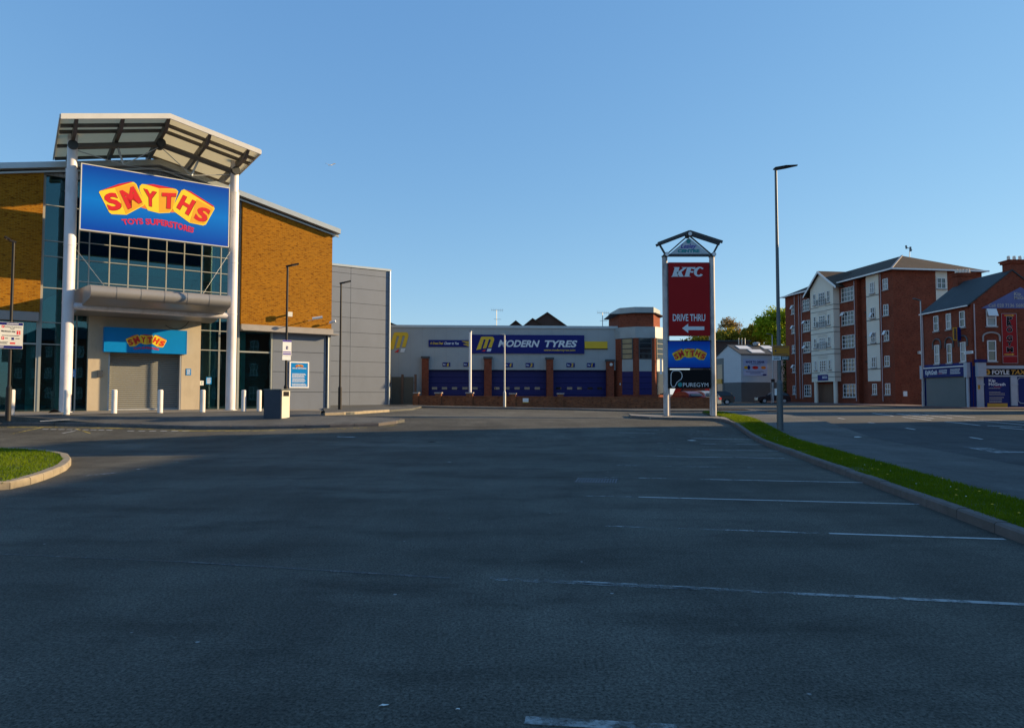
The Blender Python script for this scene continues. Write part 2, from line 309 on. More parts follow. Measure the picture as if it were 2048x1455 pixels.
M = dict(
 asphalt=asphalt('car_park_asphalt', (0.051, 0.050, 0.042), (0.094, 0.092, 0.079), 0.95, 48),
 road=asphalt('road_asphalt', (0.050, 0.054, 0.056), (0.062, 0.066, 0.066), 0.3, 70),
 foot=asphalt('footway_asphalt', (0.100, 0.100, 0.095), (0.078, 0.082, 0.080), 0.3, 70),
 paving=mat('paving', (0.22, 0.20, 0.17), 0.85, var=0.2, scale=2.5, bmp=0.3),
 kerb_lit=mat('sunlit_kerb_stone', (0.27, 0.225, 0.16), 0.85, var=0.2, scale=5, bmp=0.5, bscale=40, dirt=(0.14, 0.12, 0.08), dirtfac=0.6),  # lighter copy of the kerb stone, with sunlight put into its colour
 kerb=mat('kerb_stone', (0.115, 0.10, 0.095), 0.85, var=0.22, scale=5, bmp=0.5, bscale=40, dirt=(0.06, 0.055, 0.045), dirtfac=0.6),
 soil=mat('grass_soil', (0.05, 0.075, 0.008), 0.95, var=0.3, scale=6, bmp=0.6, dirt=(0.12, 0.09, 0.05), dirtfac=0.5),
 grass=leaf('grass_blade', (0.055, 0.115, 0.004), (0.15, 0.20, 0.006)),
 white_line=paint('white_line_paint', (0.42, 0.44, 0.44), 0.26, 0.48), worn=paint('worn_line_paint', (0.32, 0.34, 0.34), 0.42, 0.64),
 fresh=paint('fresh_line_paint', (0.60, 0.60, 0.58), 0.28, 0.42), yellow_line=paint('yellow_line_paint', (0.50, 0.38, 0.05), 0.42, 0.6),
 buff=brick('buff_brick', (0.36, 0.145, 0.005), (0.26, 0.095, 0.003), (0.32, 0.18, 0.03), 0.215, 0.075, 0.15),
 redbrick=brick('red_brick', (0.30, 0.070, 0.032), (0.25, 0.058, 0.030), (0.18, 0.10, 0.07), 0.225, 0.075, 0.25, mz=0.007),
 darkbrick=brick('dark_red_brick', (0.31, 0.060, 0.028), (0.23, 0.045, 0.022), (0.17, 0.09, 0.06), 0.225, 0.075, 0.35),
 wallbrick=brick('boundary_brick', (0.42, 0.14, 0.055), (0.28, 0.095, 0.045), (0.14, 0.10, 0.07), 0.225, 0.075, 0.5),
 cladding=mat('grey_cladding', (0.155, 0.18, 0.23), 0.5, 0.1, 0.05, 0.6, dirt=(0.13, 0.15, 0.19), dirtfac=0.4),
 joint=plain('dark_joint', (0.10, 0.105, 0.115), 0.7),
 fascia=mat('roof_fascia', (0.42, 0.46, 0.48), 0.4, 0.4, 0.06), roofsheet=mat('roof_sheet', (0.30, 0.33, 0.35), 0.5, 0.3),
 column=mat('column_paint', (0.66, 0.63, 0.66), 0.4, var=0.05, scale=1.2, dirt=(0.42, 0.38, 0.35), dirtfac=0.6),
 steel=mat('canopy_steel', (0.13, 0.115, 0.105), 0.6, 0.1, 0.12), deck=trans(mat('canopy_deck', (0.62, 0.58, 0.48), 0.6, 0, 0.10, 1.0, dirt=(0.42, 0.37, 0.26), dirtfac=0.6), (0.90, 0.84, 0.66), 0.62),
 edge=mat('canopy_edge', (0.62, 0.60, 0.56), 0.5, 0.1, 0.08),
 silver=mat('silver_panel', (0.29, 0.28, 0.275), 0.42, 0.25, 0.06, 0.8, dirt=(0.32, 0.28, 0.24), dirtfac=0.4), soffit=mat('soffit', (0.30, 0.28, 0.27), 0.6),
 render=mat('beige_render', (0.46, 0.39, 0.29), 0.9, 0, 0.07, 0.8, bmp=0.2, dirt=(0.33, 0.27, 0.20), dirtfac=0.5),
 shutter=ribbed('roller_shutter', (0.30, 0.305, 0.29), 0.098, rough=0.5, metal=0.1, dark=0.22, depth=0.05, soft=True),  # self-shade in the slat grooves is put into the colour as dark stripes
 storeglass=glass('store_glass', (0.42, 0.68, 0.68), 0.015, 0.08), mullion=mat('mullion', (0.33, 0.35, 0.33), 0.5, 0.3, 0.05),
 darkinside=mat('shop_interior', (0.13, 0.17, 0.17), 0.9), tealin=mat('teal_interior', (0.36, 0.62, 0.60), 0.7), innershut=ribbed('inner_shutter', (0.12, 0.18, 0.18), 0.11, rough=0.7, dark=0.4),
 signblue=gradsign('sign_blue', (0.001, 0.05, 0.40), (0.001, 0.17, 0.66)), signcyan=mat('sign_bright_blue', (0.0, 0.20, 0.56), 0.45, 0, 0.05, spec=0.2),
 yellow=plain('logo_yellow', (0.85, 0.60, 0.015), 0.5), orange=plain('logo_orange', (0.75, 0.36, 0.01), 0.5), amber=plain('logo_amber', (0.78, 0.20, 0.01), 0.5),
 red=plain('logo_red', (0.62, 0.008, 0.008), 0.5), crimson=plain('logo_crimson', (0.55, 0.01, 0.06), 0.5), black=plain('black_paint', (0.008, 0.008, 0.010), 0.6, spec=0.1),
 white=mat('white_paint', (0.78, 0.78, 0.78), 0.5, 0, 0.03), offwhite=mat('off_white', (0.62, 0.62, 0.58), 0.6), bollard=mat('bollard_paint', (0.66, 0.63, 0.61), 0.45, 0, 0.06, 6, dirt=(0.35, 0.32, 0.28), dirtfac=0.5),
 lamp=mat('lamp_post_dark', (0.020, 0.018, 0.018), 0.5, 0.1, spec=0.25), lampgrey=mat('lamp_post_grey', (0.10, 0.115, 0.125), 0.5, 0.3), lens=plain('lamp_lens', (0.35, 0.35, 0.33), 0.25),
 galv=mat('galvanised', (0.42, 0.43, 0.44), 0.5, 0.5), bin=mat('bin_panel', (0.045, 0.055, 0.075), 0.5, 0.0, spec=0.2), bincream=mat('bin_side', (0.52, 0.50, 0.42), 0.55),
 mtwall=ribbed('tyre_depot_cladding', (0.35, 0.37, 0.375), 1.0, 'u', rough=0.5, metal=0.1, dark=0.85, depth=0.004, duty=0.03),
 mtgrey=mat('tyre_depot_trim', (0.33, 0.36, 0.36), 0.5, 0.1), mtdoor=ribbed('blue_sectional_door', (0.016, 0.017, 0.105), 0.5, rough=0.45, dark=0.5, depth=0.02, duty=0.06),
 navy=mat('sign_navy', (0.012, 0.018, 0.15), 0.45, 0, 0.05, spec=0.15), gold=plain('sign_gold', (0.72, 0.46, 0.012), 0.5),
 darkglass=mat('dark_window_glass', (0.015, 0.02, 0.024), 0.04, 0, 0.0, spec=0.9), blindglass=mat('blind_behind_glass', (0.30, 0.24, 0.13), 0.25, 0, 0.2, 2),
 netglass=mat('net_curtain_behind_glass', (0.26, 0.27, 0.27), 0.15, 0, 0.15, 4), halfglass=mat('dim_room_glass', (0.06, 0.07, 0.075), 0.06, 0, 0.4, 1.2, spec=0.8),
 slate=ribbed('slate_roof', (0.045, 0.055, 0.060), 0.25, rough=0.65, dark=0.7, depth=0.01, duty=0.12, var=0.15), tile=ribbed('brown_tile_roof', (0.075, 0.055, 0.040), 0.33, rough=0.8, dark=0.65, depth=0.02, duty=0.15, var=0.15),
 darkroof=mat('dark_cladding_roof', (0.035, 0.040, 0.045), 0.7), brownclad=ribbed('brown_gable_cladding', (0.080, 0.050, 0.042), 0.3, 'u', rough=0.8, dark=0.75, depth=0.01),
 totemred=mat('totem_red', (0.34, 0.008, 0.010), 0.5, 0, 0.05, spec=0.15), totempost=mat('totem_post', (0.50, 0.47, 0.46), 0.6, 0, 0.10, 2.5, dirt=(0.11, 0.09, 0.085), dirtfac=0.9), totemframe=mat('totem_frame', (0.055, 0.06, 0.065), 0.6, 0.2),
 panelgrey=mat('triangle_panel', (0.44, 0.50, 0.55), 0.5), teal=plain('teal_paint', (0.01, 0.24, 0.26), 0.5), letter=plain('letter_pale', (0.66, 0.70, 0.74), 0.5), purple=plain('purple_letter', (0.06, 0.03, 0.34), 0.5),
 upvc=plain('window_frame_white', (0.72, 0.72, 0.72), 0.4), cream=mat('cream_render', (0.72, 0.66, 0.56), 0.9, 0, 0.06, 0.7), sill=plain('stone_sill', (0.36, 0.33, 0.31), 0.8), bandpink=plain('downpipe_pink', (0.42, 0.33, 0.34), 0.5),
 shopblue=mat('shopfront_blue', (0.007, 0.018, 0.13), 0.5, spec=0.15), shopgrey=mat('shopfront_grey', (0.38, 0.42, 0.47), 0.6, 0, 0.08), greyshutter=ribbed('grey_shutter', (0.16, 0.185, 0.185), 0.09, rough=0.5, metal=0.2, dark=0.7, depth=0.02, soft=True),
 gymred=mat('gym_red', (0.30, 0.008, 0.012), 0.5, spec=0.15), postyellow=plain('poster_amber', (0.60, 0.30, 0.02), 0.5), yellowsign=mat('yellow_road_sign', (0.46, 0.18, 0.004), 0.5), greensign=plain('green_road_sign', (0.012, 0.045, 0.04), 0.5),
 whiteclad=ribbed('white_cladding', (0.50, 0.53, 0.57), 1.55, 'v', rough=0.5, dark=0.8, depth=0.004, duty=0.02), darkclad=mat('dark_grey_base', (0.065, 0.08, 0.095), 0.6), bannerlav=plain('banner_lavender', (0.42, 0.47, 0.66), 0.6),
 rustfence=mat('rusty_fence', (0.14, 0.075, 0.045), 0.8), palisade=mat('palisade_paint', (0.10, 0.085, 0.06), 0.7), bark=mat('bark', (0.07, 0.055, 0.04), 0.95), rubber=plain('tyre_rubber', (0.015, 0.015, 0.016), 0.8),
 carblack=mat('dark_car_paint', (0.02, 0.018, 0.022), 0.25), carred=mat('red_car_paint', (0.32, 0.01, 0.012), 0.3), carmaroon=mat('maroon_car_paint', (0.07, 0.01, 0.03), 0.3), carsilver=mat('silver_car_paint', (0.25, 0.28, 0.29), 0.3, 0.4), carglass=mat('car_glass', (0.02, 0.025, 0.03), 0.05), redlight=plain('tail_light', (0.5, 0.02, 0.02), 0.2), carlight=plain('head_light', (0.7, 0.7, 0.68), 0.15),
 redpave=mat('red_footway', (0.15, 0.09, 0.08), 0.85), litter=plain('litter_paper', (0.70, 0.70, 0.66), 0.7), iron=mat('cast_iron', (0.13, 0.13, 0.14), 0.6, 0.4), daisy=plain('daisy_white', (0.8, 0.8, 0.75), 0.7), dandelion=plain('dandelion_yellow', (0.8, 0.45, 0.02), 0.7),
)

# ------------------------------------------------------------ lettering
_tc = {}
def glyphs(txt, bold=0.0):
    k = (txt, bold)
    if k in _tc: return _tc[k]
    cu = bpy.data.curves.new('t', 'FONT'); cu.body = txt; cu.size = 1; cu.offset = bold; cu.resolution_u = 3; cu.fill_mode = 'FRONT'
    o = bpy.data.objects.new('t', cu); COL.objects.link(o)
    dg = bpy.context.evaluated_depsgraph_get(); me = bpy.data.meshes.new_from_object(o.evaluated_get(dg))
    V = np.array([v.co[:2] for v in me.vertices]); Fc = [tuple(p.vertices) for p in me.polygons]
    bpy.data.objects.remove(o); bpy.data.curves.remove(cu); bpy.data.meshes.remove(me)
    mn, mx = V.min(0), V.max(0); V = (V-mn)/(mx-mn)
    _tc[k] = (V, Fc); return _tc[k]
def text(txt, m, parent, fr, a0, a1, z0, z1, o, shear=0.0, bold=0.0, name='lettering', warp=None, mb=None):
    V, Fc = glyphs(txt, bold); b = mb or MB(); h = (z1-z0)*shear
    def f(u, v):
        if warp: a, z = warp(u, v)
        else: a, z = a0+u*(a1-a0-h)+v*h, z0+v*(z1-z0)
        return a, z
    vs = [fr.P(*f(u, v), o) for u, v in V]
    b.add(vs, Fc)
    if mb is None: return b.build(name, m, parent)
def bars(mb, fr, a0, a1, z0, z1, n, o, rag=0.25):
    """rows of tiny illegible print"""
    h = (z1-z0)/n
    for i in range(n):
        zt = z1-(i+0.5)*h; a = a0+random.random()*rag*0.2*(a1-a0); e = a1-random.random()*rag*(a1-a0)
        while a < e:
            w = (0.02+0.05*random.random())*(a1-a0)
            mb.quad(fr.P(a, zt-h*0.25, o), fr.P(min(a+w, e), zt-h*0.25, o), fr.P(min(a+w, e), zt+h*0.25, o), fr.P(a, zt+h*0.25, o)); a += w*1.25
def poly(fr, pts, o, mb=None):
    mb = mb or MB(); mb.quad(*[fr.P(a, z, o) for a, z in pts]); return mb

# ------------------------------------------------------------ draped ground sheets, kerbs
def drape(name, pts, hf, off, m, step=0.6, skirt=0.0, ret=False):
    bm = bmesh.new(); vs = [bm.verts.new((p[0], p[1], 0)) for p in pts]; bm.faces.new(vs)
    x0, x1 = min(p[0] for p in pts), max(p[0] for p in pts); y0, y1 = min(p[1] for p in pts), max(p[1] for p in pts)
    x = math.floor(x0)+step
    while x < x1:
        bmesh.ops.bisect_plane(bm, geom=list(bm.verts)+list(bm.edges)+list(bm.faces), plane_co=(x, 0, 0), plane_no=(1, 0, 0)); x += step*2
    y = math.floor(y0)+step
    while y < y1:
        bmesh.ops.bisect_plane(bm, geom=list(bm.verts)+list(bm.edges)+list(bm.faces), plane_co=(0, y, 0), plane_no=(0, 1, 0)); y += step
    if skirt:
        be = [e for e in bm.edges if e.is_boundary]
        r = bmesh.ops.extrude_edge_only(bm, edges=be); low = {v for v in r['geom'] if isinstance(v, bmesh.types.BMVert)}
    else: low = set()
    for v in bm.verts: v.co.z = hf(v.co.x, v.co.y)+off-(skirt if v in low else 0)
    me = bpy.data.meshes.new(name); bmesh.ops.recalc_face_normals(bm, faces=bm.faces); bm.to_mesh(me); bm.free(); me.materials.append(m)
    o = bpy.data.objects.new(name, me); COL.objects.link(o); return struct(o)
def resample(pts, step):
    out = [Vector((pts[0][0], pts[0][1], 0))]; 
    P = [Vector((p[0], p[1], 0)) for p in pts]; L = sum((P[i+1]-P[i]).length for i in range(len(P)-1)); n = max(1, round(L/step)); st = L/n
    d = 0; target = st; i = 0
    while i < len(P)-1:
        seg = (P[i+1]-P[i]).length
        while target <= d+seg+1e-6: out.append(P[i]+(P[i+1]-P[i])*((target-d)/seg)); target += st
        d += seg; i += 1
    return out
def kerb(name, pts, hf, w=0.14, top=0.12, side=1, step=0.915, m='kerb', base=-0.25):
    """row of kerb stones; pts run along the road face, the stone lies to side*left"""
    P = resample(pts, step); b = MB()
    for i in range(len(P)-1):
        t = (P[i+1]-P[i]).normalized(); n = Vector((-t.y, t.x, 0))*side; g = 0.007
        j = random.uniform(-0.006, 0.006)
        A, B = P[i]+t*g, P[i+1]-t*g
        def z(p): return hf(p.x, p.y)+top+j
        ch = 0.025
        prof = [(0, base-top), (0.0, -ch), (ch, 0), (w, 0), (w, base-top)]
        va = [Vector((A.x, A.y, z(A)))+n*q+Vector((0, 0, r)) for q, r in prof]; vb = [Vector((B.x, B.y, z(B)))+n*q+Vector((0, 0, r)) for q, r in prof]
        b.hexa(va, vb)
    return struct(b.build(name, M[m]))

# ------------------------------------------------------------ ground
xs = [-3000, -400, -120]+[-60+2*i for i in range(61)]+[120, 400, 3000]
ys = [-400, -60, -20]+[-10+2*i for i in range(15)]+[19+0.5*i for i in range(29)]+[34, 38, 44, 52, 62, 75, 90, 110, 150, 400, 3500]
ys = sorted(set(ys))
b = MB(); nx = len(xs)
b.v = [Vector((x, y, hz(x, y))) for y in ys for x in xs]
b.f = [(j*nx+i, j*nx+i+1, (j+1)*nx+i+1, (j+1)*nx+i) for j in range(len(ys)-1) for i in range(nx-1)]
struct(b.build('ground', M['asphalt']))

# verge on the right: kerb line K(t)
K0, K1 = G(2048, 1088), G(1463, 848)
kd = (K1-K0); kd.z = 0; kd.normalize(); kn = Vector((kd.y, -kd.x, 0))      # towards the street
def K(t, off=0): p = K0+kd*t+kn*off; return (p.x, p.y)
TE = (K1-K0).length
T0 = -14; VE = TE+13
kerb('verge_kerb', [K(T0), K(TE-0.6)], hz, side=-1, top=0.13)
drape('verge_soil', [K(T0, .13), K(VE, .13), K(VE, 1.22), K(T0, 1.22)], hz, 0.115, M['soil'], skirt=0.1)
drape('footway', [K(T0, 1.2), K(VE+8, 1.2), K(VE+8, 3.75), K(T0, 3.75)], hz, 0.10, M['foot'], skirt=0.2)
kerb('road_kerb', [K(T0, 3.9), K(VE+8, 3.9)], hz, w=0.145, top=0.10, side=1, m='foot')
drape('road', [K(T0, 3.92), K(TE+6, 3.92), K(TE+22, 3.92), K(TE+22, 6), K(TE+9, 16.5), K(T0, 15)], hz, 0.006, M['road'], step=1.0)

# bay lines: world spacing 2.42 m along the kerb
bl = MB(); bw = MB(); bf = MB()
for px, py, Ls, fw_, mode in ((2330, 1222, 5.0, 0, 'w'), (2010, 1078, 4.3, .55, 's'), (1840, 1008, 4.75, .12, 's'), (1740, 965, 4.7, .35, 's'), (1627, 937, 4.2, .8, 'w'), (1569, 916, 4.6, .3, 's'), (1583, 901.5, 4.8, .45, 's'), (1552, 889, 4.6, .5, 's'), (1523, 879, 4.6, .5, 's'), (1500, 871, 4.6, 1, 'w'), (1490, 864, 4.6, 1, 'w')):
    p = G(px, py); t = (Vector((p.x, p.y, 0))-Vector((K0.x, K0.y, 0))).dot(kd)
    end = (Vector((p.x, p.y, 0))-Vector((K0.x, K0.y, 0))).dot(kn)
    n = 12
    for i in range(n):
        f0, f1 = i/n, (i+1)/n; o0, o1 = end-Ls*f0, end-Ls*f1
        tgt = bw if (mode == 'w' or (1-f1) < fw_) else bl
        hw = 0.034
        pts = [K(t-hw, o0), K(t-hw, o1), K(t+hw, o1), K(t+hw, o0)]
        tgt.quad(*[Vector((x, y, hz(x, y)+0.004)) for x, y in pts])
struct(bl.build('bay_lines', M['white_line'])); struct(bw.build('worn_bay_lines', M['worn']))
def strip(mb, p0, p1, w=0.1, hf=hz, off=0.004, n=4):
    p0, p1 = Vector((p0[0], p0[1], 0)), Vector((p1[0], p1[1], 0)); t = (p1-p0).normalized(); s = Vector((-t.y, t.x, 0))*w/2
    for i in range(n):
        A, B = p0+(p1-p0)*i/n, p0+(p1-p0)*(i+1)/n
        mb.quad(*[Vector((q.x, q.y, hf(q.x, q.y)+off)) for q in (A-s, B-s, B+s, A+s)])
mb = MB(); strip(mb, G(1050, 1440), G(1560, 1468), 0.08, n=6); strip(mb, G(980, 1155), G(1480, 1181), 0.09, n=6); sb = MB(); strip(sb, G(0, 1108), G(380, 1124), 0.03, n=6); strip(sb, G(380, 1124), G(900, 1156), 0.05, n=6); struct(sb.build('tarmac_seam', paint('seam_paint', (0.11, 0.115, 0.115), 0.3, 0.7)))
strip(mb, G(165, 952), G(232, 945), 0.09); strip(mb, G(268, 939), G(292, 936), 0.09); strip(mb, G(346, 924), G(356, 923.5), .09); strip(mb, G(412, 912), G(420, 912), .09)
strip(mb, G(674, 873), G(719, 874), 0.16); strip(mb, G(892, 923), G(904, 924), 0.06)
struct(mb.build('faded_markings', M['worn']))
mb = MB()
for x0, y0, x1, y1 in ((1676, 836, 1689, 838), (1737, 845, 1749, 846.5), (1812, 856, 1830, 859), (1940, 874.5, 1965, 878.5)):
    strip(mb, G(x0, y0), G(x1, y1), 0.11, off=0.012)
for x0, y0, x1, y1 in ((1745, 826, 1787, 832), (1760, 825.5, 1860, 831), (1805, 834, 1862, 840.5), (1790, 827, 1868, 837), (1820, 826.5, 1905, 836), (1850, 826, 1950, 835), (1890, 843, 1960, 851), (1930, 840, 2060, 851), (1960, 838.5, 2090, 848), (1975, 851.5, 2045, 854), (2000, 855, 2060, 860)):
    strip(mb, G(x0, y0), G(x1, y1), 0.12, off=0.012)
struct(mb.build('road_markings', M['fresh']))
mb = MB()
q = [G(x, y) for x, y in ((1924, 894), (1968, 895.5), (2060, 905), (1990, 906))]
mb.quad(*[p+Vector((0, 0, 0.012)) for p in q]); struct(mb.build('give_way_block', M['worn']))

# forecourt pavement in front of the store
def kerbpts(l, hf=hz): return [G(x, y, hf) for x, y in l]
front = kerbpts([(0, 851), (120, 851), (250, 853.5), (390, 858), (508, 858), (650, 855), (760, 851.5), (792, 847)])
p0 = front[0]; front = [Vector((p0.x-9, p0.y-3.5, 0))]+front
kerb('forecourt_kerb', [(p.x, p.y) for p in front], hz, w=0.2, top=0.12, side=1)
SF = Fr((-16.5, 36), (0.8086, 0.5884))           # store facade plane, a = s - s0
S0 = cs(-16.5, 36)[1]; C0 = cs(-16.5, 36)[0]
def sp(s, c): return Vector((s*0.8086+c*NX, s*0.5884+c*NY, 0))
pts = [(p.x, p.y) for p in front]
tip = front[-1]
inner = [tip+Vector((0.35, 0.55, 0)), tip+Vector((-.3, 1.1, 0))]
back = [G(640, 836), sp(14.6, C0+0.2), sp(-8, C0+0.2)]
pave = [Vector((p.x, p.y+.12, 0)) for p in front]+[Vector((p.x-.1, p.y, 0)) for p in inner]+[Vector((q.x, q.y, 0)) for q in back]
drape('forecourt', [(p.x, p.y) for p in pave], zp, -0.004, M['foot'], skirt=0.3)
kerb('forecourt_back_kerb', [(tip.x, tip.y), (inner[0].x, inner[0].y), (inner[1].x, inner[1].y), (back[0].x, back[0].y)], hz, w=0.15, top=0.12, side=1)
# paving band of slabs by the doors, lit
drape('slab_paving', [(q.x, q.y) for q in (sp(-6, 32.8), sp(13.2, 32.8), sp(14.4, C0+.1), sp(-6, C0+.1))], zp, 0.008, M['paving'])
# second pavement to the warehouse
k2 = kerbpts([(650, 830.5), (700, 828.5), (779, 823)])
kerb('lane_kerb', [(p.x, p.y) for p in k2], hz, w=0.15, top=0.12, side=1, m='kerb_lit')
W0 = G(779, 823)
pv = [(p.x, p.y+.08) for p in k2]+[(q.x, q.y) for q in (W0+Vector((.6, 4, 0)), W0+Vector((-.2, 19, 0)), sp(19, 49.5), sp(13, 49.5), sp(14.7, C0+0.3))]
drape('lane_pavement', pv, hz, 0.10, M['foot'], skirt=0.25)
# yellow lines by the kerb
mb = MB()
for dy in (0.28, 0.45):
    q = [Vector((p.x+0.1, p.y-dy, 0)) for p in front]
    for i in range(1, len(q)-1): strip(mb, q[i], q[i+1], 0.06)
strip(mb, G(20, 868), G(90, 853), .06); strip(mb, G(150, 856), G(180, 866), .06)
struct(mb.build('yellow_lines', M['yellow_line']))
mb = MB()
for i in range(9): strip(mb, G(85+i*16, 858+i*0.2), G(97+i*16, 858+i*0.2), 0.1)
for i in range(6): strip(mb, G(255+i*22, 861.5), G(268+i*22, 861.5), 0.1)
strip(mb, G(125, 866), G(150, 861), .1); strip(mb, G(80, 842, zp), G(140, 838.5, zp), .09, zp, 0.004)
struct(mb.build('lettering_markings', M['white_line']))

# pavement by totem and along boundary wall
isl = kerbpts([(1262, 835.5), (1300, 838.5), (1440, 841)])
kerb('totem_kerb', [(p.x, p.y) for p in isl]+[K(TE-0.5)], hz, top=0.12, side=1)
q = isl
drape('totem_island', [(p.x+.04, p.y+.08) for p in q]+[K(TE-0.4, .02), K(TE+3.2, .13), (q[0].x+.4, q[0].y+3.0)], hz, 0.115, M['paving'], skirt=0.2)
drape('wall_pavement', [(-9, 47.2), (4.6, 46.6), (8, 44.6), (17.2, 44.6), (17, 50), (-9, 50.3)], hz, 0.10, M['foot'], skirt=0.2)
kerb('wall_pavement_kerb', [(-9, 47.05), (4.5, 46.45), (8, 44.45), (17.2, 44.45)], hz, side=1, top=0.11)
# footway before flats and shops
drape('red_footway', [(33.5, 101), (34.9, 70), (35.6, 52), (60, 50.5), (60, 56), (38, 56), (41, 72), (40, 101)], hz, 0.10, M['redpave'], step=1.5, skirt=0.2)
# left grass island
ip = kerbpts([(0, 982), (50, 972), (98, 957), (132, 941), (144, 928), (136, 917), (100, 909), (50, 905), (0, 903)])
ip = [(ip[0].x-5, ip[0].y-1.0)]+[(p.x, p.y) for p in ip]+[(ip[-1].x-5, ip[-1].y-.3)]
kerb('island_kerb', ip, hz, w=0.17, top=0.13, side=1, step=0.6, m='kerb_lit')
def inset(pts, d):
    out = []
    for i in range(len(pts)):
        a, c = pts[max(0, i-1)], pts[min(len(pts)-1, i+1)]; t = Vector((c[0]-a[0], c[1]-a[1], 0)).normalized()
        out.append((pts[i][0]-t.y*d, pts[i][1]+t.x*d))
    return out
ii = inset(ip, 0.17)
drape('island_soil', ii, hz, 0.11, M['soil'])

def blades(name, label, pts_fn, n, m, hmin, hmax, w, root):
    P = pts_fn(n); n = len(P)
    ang = RNG.uniform(0, 2*math.pi, n); h = RNG.uniform(hmin, hmax, n); lean = RNG.normal(0, 0.45, (n, 2))*h[:, None]
    dx, dy = np.cos(ang)*w, np.sin(ang)*w
    V = np.zeros((n, 3, 3)); V[:, 0] = P; V[:, 1] = P; V[:, 2] = P
    V[:, 0, 0] -= dx; V[:, 0, 1] -= dy; V[:, 1, 0] += dx; V[:, 1, 1] += dy
    V[:, 2, 0] += lean[:, 0]; V[:, 2, 1] += lean[:, 1]; V[:, 2, 2] += h
    V = V.reshape(-1, 3)
    me = bpy.data.meshes.new(name); me.vertices.add(len(V)); me.vertices.foreach_set('co', V.ravel())
    me.loops.add(n*3); me.loops.foreach_set('vertex_index', np.arange(n*3)); me.polygons.add(n)
    me.polygons.foreach_set('loop_start', np.arange(n)*3); me.polygons.foreach_set('loop_total', np.full(n, 3)); me.update(calc_edges=True)
    me.materials.append(m); o = bpy.data.objects.new(name, me); COL.objects.link(o); o['kind'] = 'stuff'; o['label'] = label; o['category'] = name.split('_')[-1]
    return o
def inpoly(x, y, pts):
    c = np.zeros(len(x), bool); j = len(pts)-1
    for i in range(len(pts)):
        xi, yi = pts[i][:2]; xj, yj = pts[j][:2]
        c ^= ((yi > y) != (yj > y)) & (x < (xj-xi)*(y-yi)/(yj-yi+1e-12)+xi); j = i
    return c
hzv = np.vectorize(hz)
def verge_pts(n):
    t = T0+4+(VE-T0-4)*RNG.random(n)**1.4; o = 0.13+1.08*RNG.random(n)
    o += (RNG.random(n) < .12)*RNG.normal(0, .05, n)
    x = K0.x+kd.x*t+kn.x*o; y = K0.y+kd.y*t+kn.y*o
    bare = (np.sin(t*1.3)+np.sin(t*3.1+1) > 1.35) & (o < 0.42)
    k = ~bare | (RNG.random(n) < .25); x, y = x[k], y[k]
    return np.stack([x, y, hzv(x, y)+0.112], 1)
blades('verge_grass', 'strip of short green grass between the car park kerb and the footway', verge_pts, 110000, M['grass'], 0.02, 0.07, 0.006, None)
bx = [p[0] for p in ii]; by = [p[1] for p in ii]
def isl_pts(n):
    x = RNG.uniform(min(bx), max(bx), n*2); y = RNG.uniform(min(by), max(by), n*2); k = inpoly(x, y, ii); x, y = x[k], y[k]
    return np.stack([x, y, hzv(x, y)+0.107], 1)
blades('island_grass', 'sunlit grass on the kerbed island at the left edge', isl_pts, 30000, M['grass'], 0.025, 0.08, 0.008, None)
def flowers(name, label, m, n, r):
    mb = MB()
    for i in range(n):
        t = (VE-2)*random.random()**1.3; o = 0.3+0.8*random.random(); cx, cy = K(t, o); z = hz(cx, cy)+0.112+0.05+0.03*random.random()
        k = 6; mb.add([Vector((cx, cy, z+0.006))]+[Vector((cx+r*math.cos(a*2*math.pi/k), cy+r*math.sin(a*2*math.pi/k), z)) for a in range(k)], [(0, 1+a, 1+(a+1) % k) for a in range(k)])
    o = mb.build(name, m); o['kind'] = 'stuff'; o['label'] = label; o['category'] = 'flowers'
flowers('daisies', 'scattered white daisies in the grass verge', M['daisy'], 22, 0.011)
flowers('dandelions', 'scattered yellow dandelions in the grass verge', M['dandelion'], 40, 0.02)

# ------------------------------------------------------------ toy store
store = thing('toy_store', (-16.5, 36, 0), 'brick and glass toy store with big canopy and roller shutter at the left', 'shop')
RA = -2.2
def zr(a): return 13.40-0.228*abs(a+RA*-1*1)                     # roof line of the gable front
def zr(a): return 13.40-0.228*abs(a-RA)
AL, AR = -14.0, SF.hit(664, 560, .3)[0]
aG0, aG1 = SF.hit(84, 480, .3)[0], SF.hit(484, 500, .3)[0]
zBL = SF.hit(40, 622, .3)[1]; zBR = SF.hit(570, 652.5, .3)[1]
FT = 0.34
zw = lambda a: zr(a)-FT
# brick panels
MB().prism(SF, [(AL, zBL), (aG0, zBL), (aG0, zw(aG0)), (AL, zw(AL))], 0.3, -0.15).build('brick_wall', M['buff'], store)
MB().prism(SF, [(aG1, zBR), (AR, zBR), (AR, zw(AR)), (aG1, zw(aG1))], 0.3, -0.15).build('brick_wall', M['buff'], store)
# gable cladding above the glazing
zgt = SF.hit(105, 352)[1]
MB().prism(SF, [(aG0, zgt), (aG1, zgt), (aG1, zw(aG1)), (RA, zw(RA)), (aG0, zw(aG0))], 0.10, -0.12).build('gable_cladding', ribbed('gable_sheet', (0.30, 0.32, 0.33), 0.2, 'u', dark=0.7, depth=0.01), store)
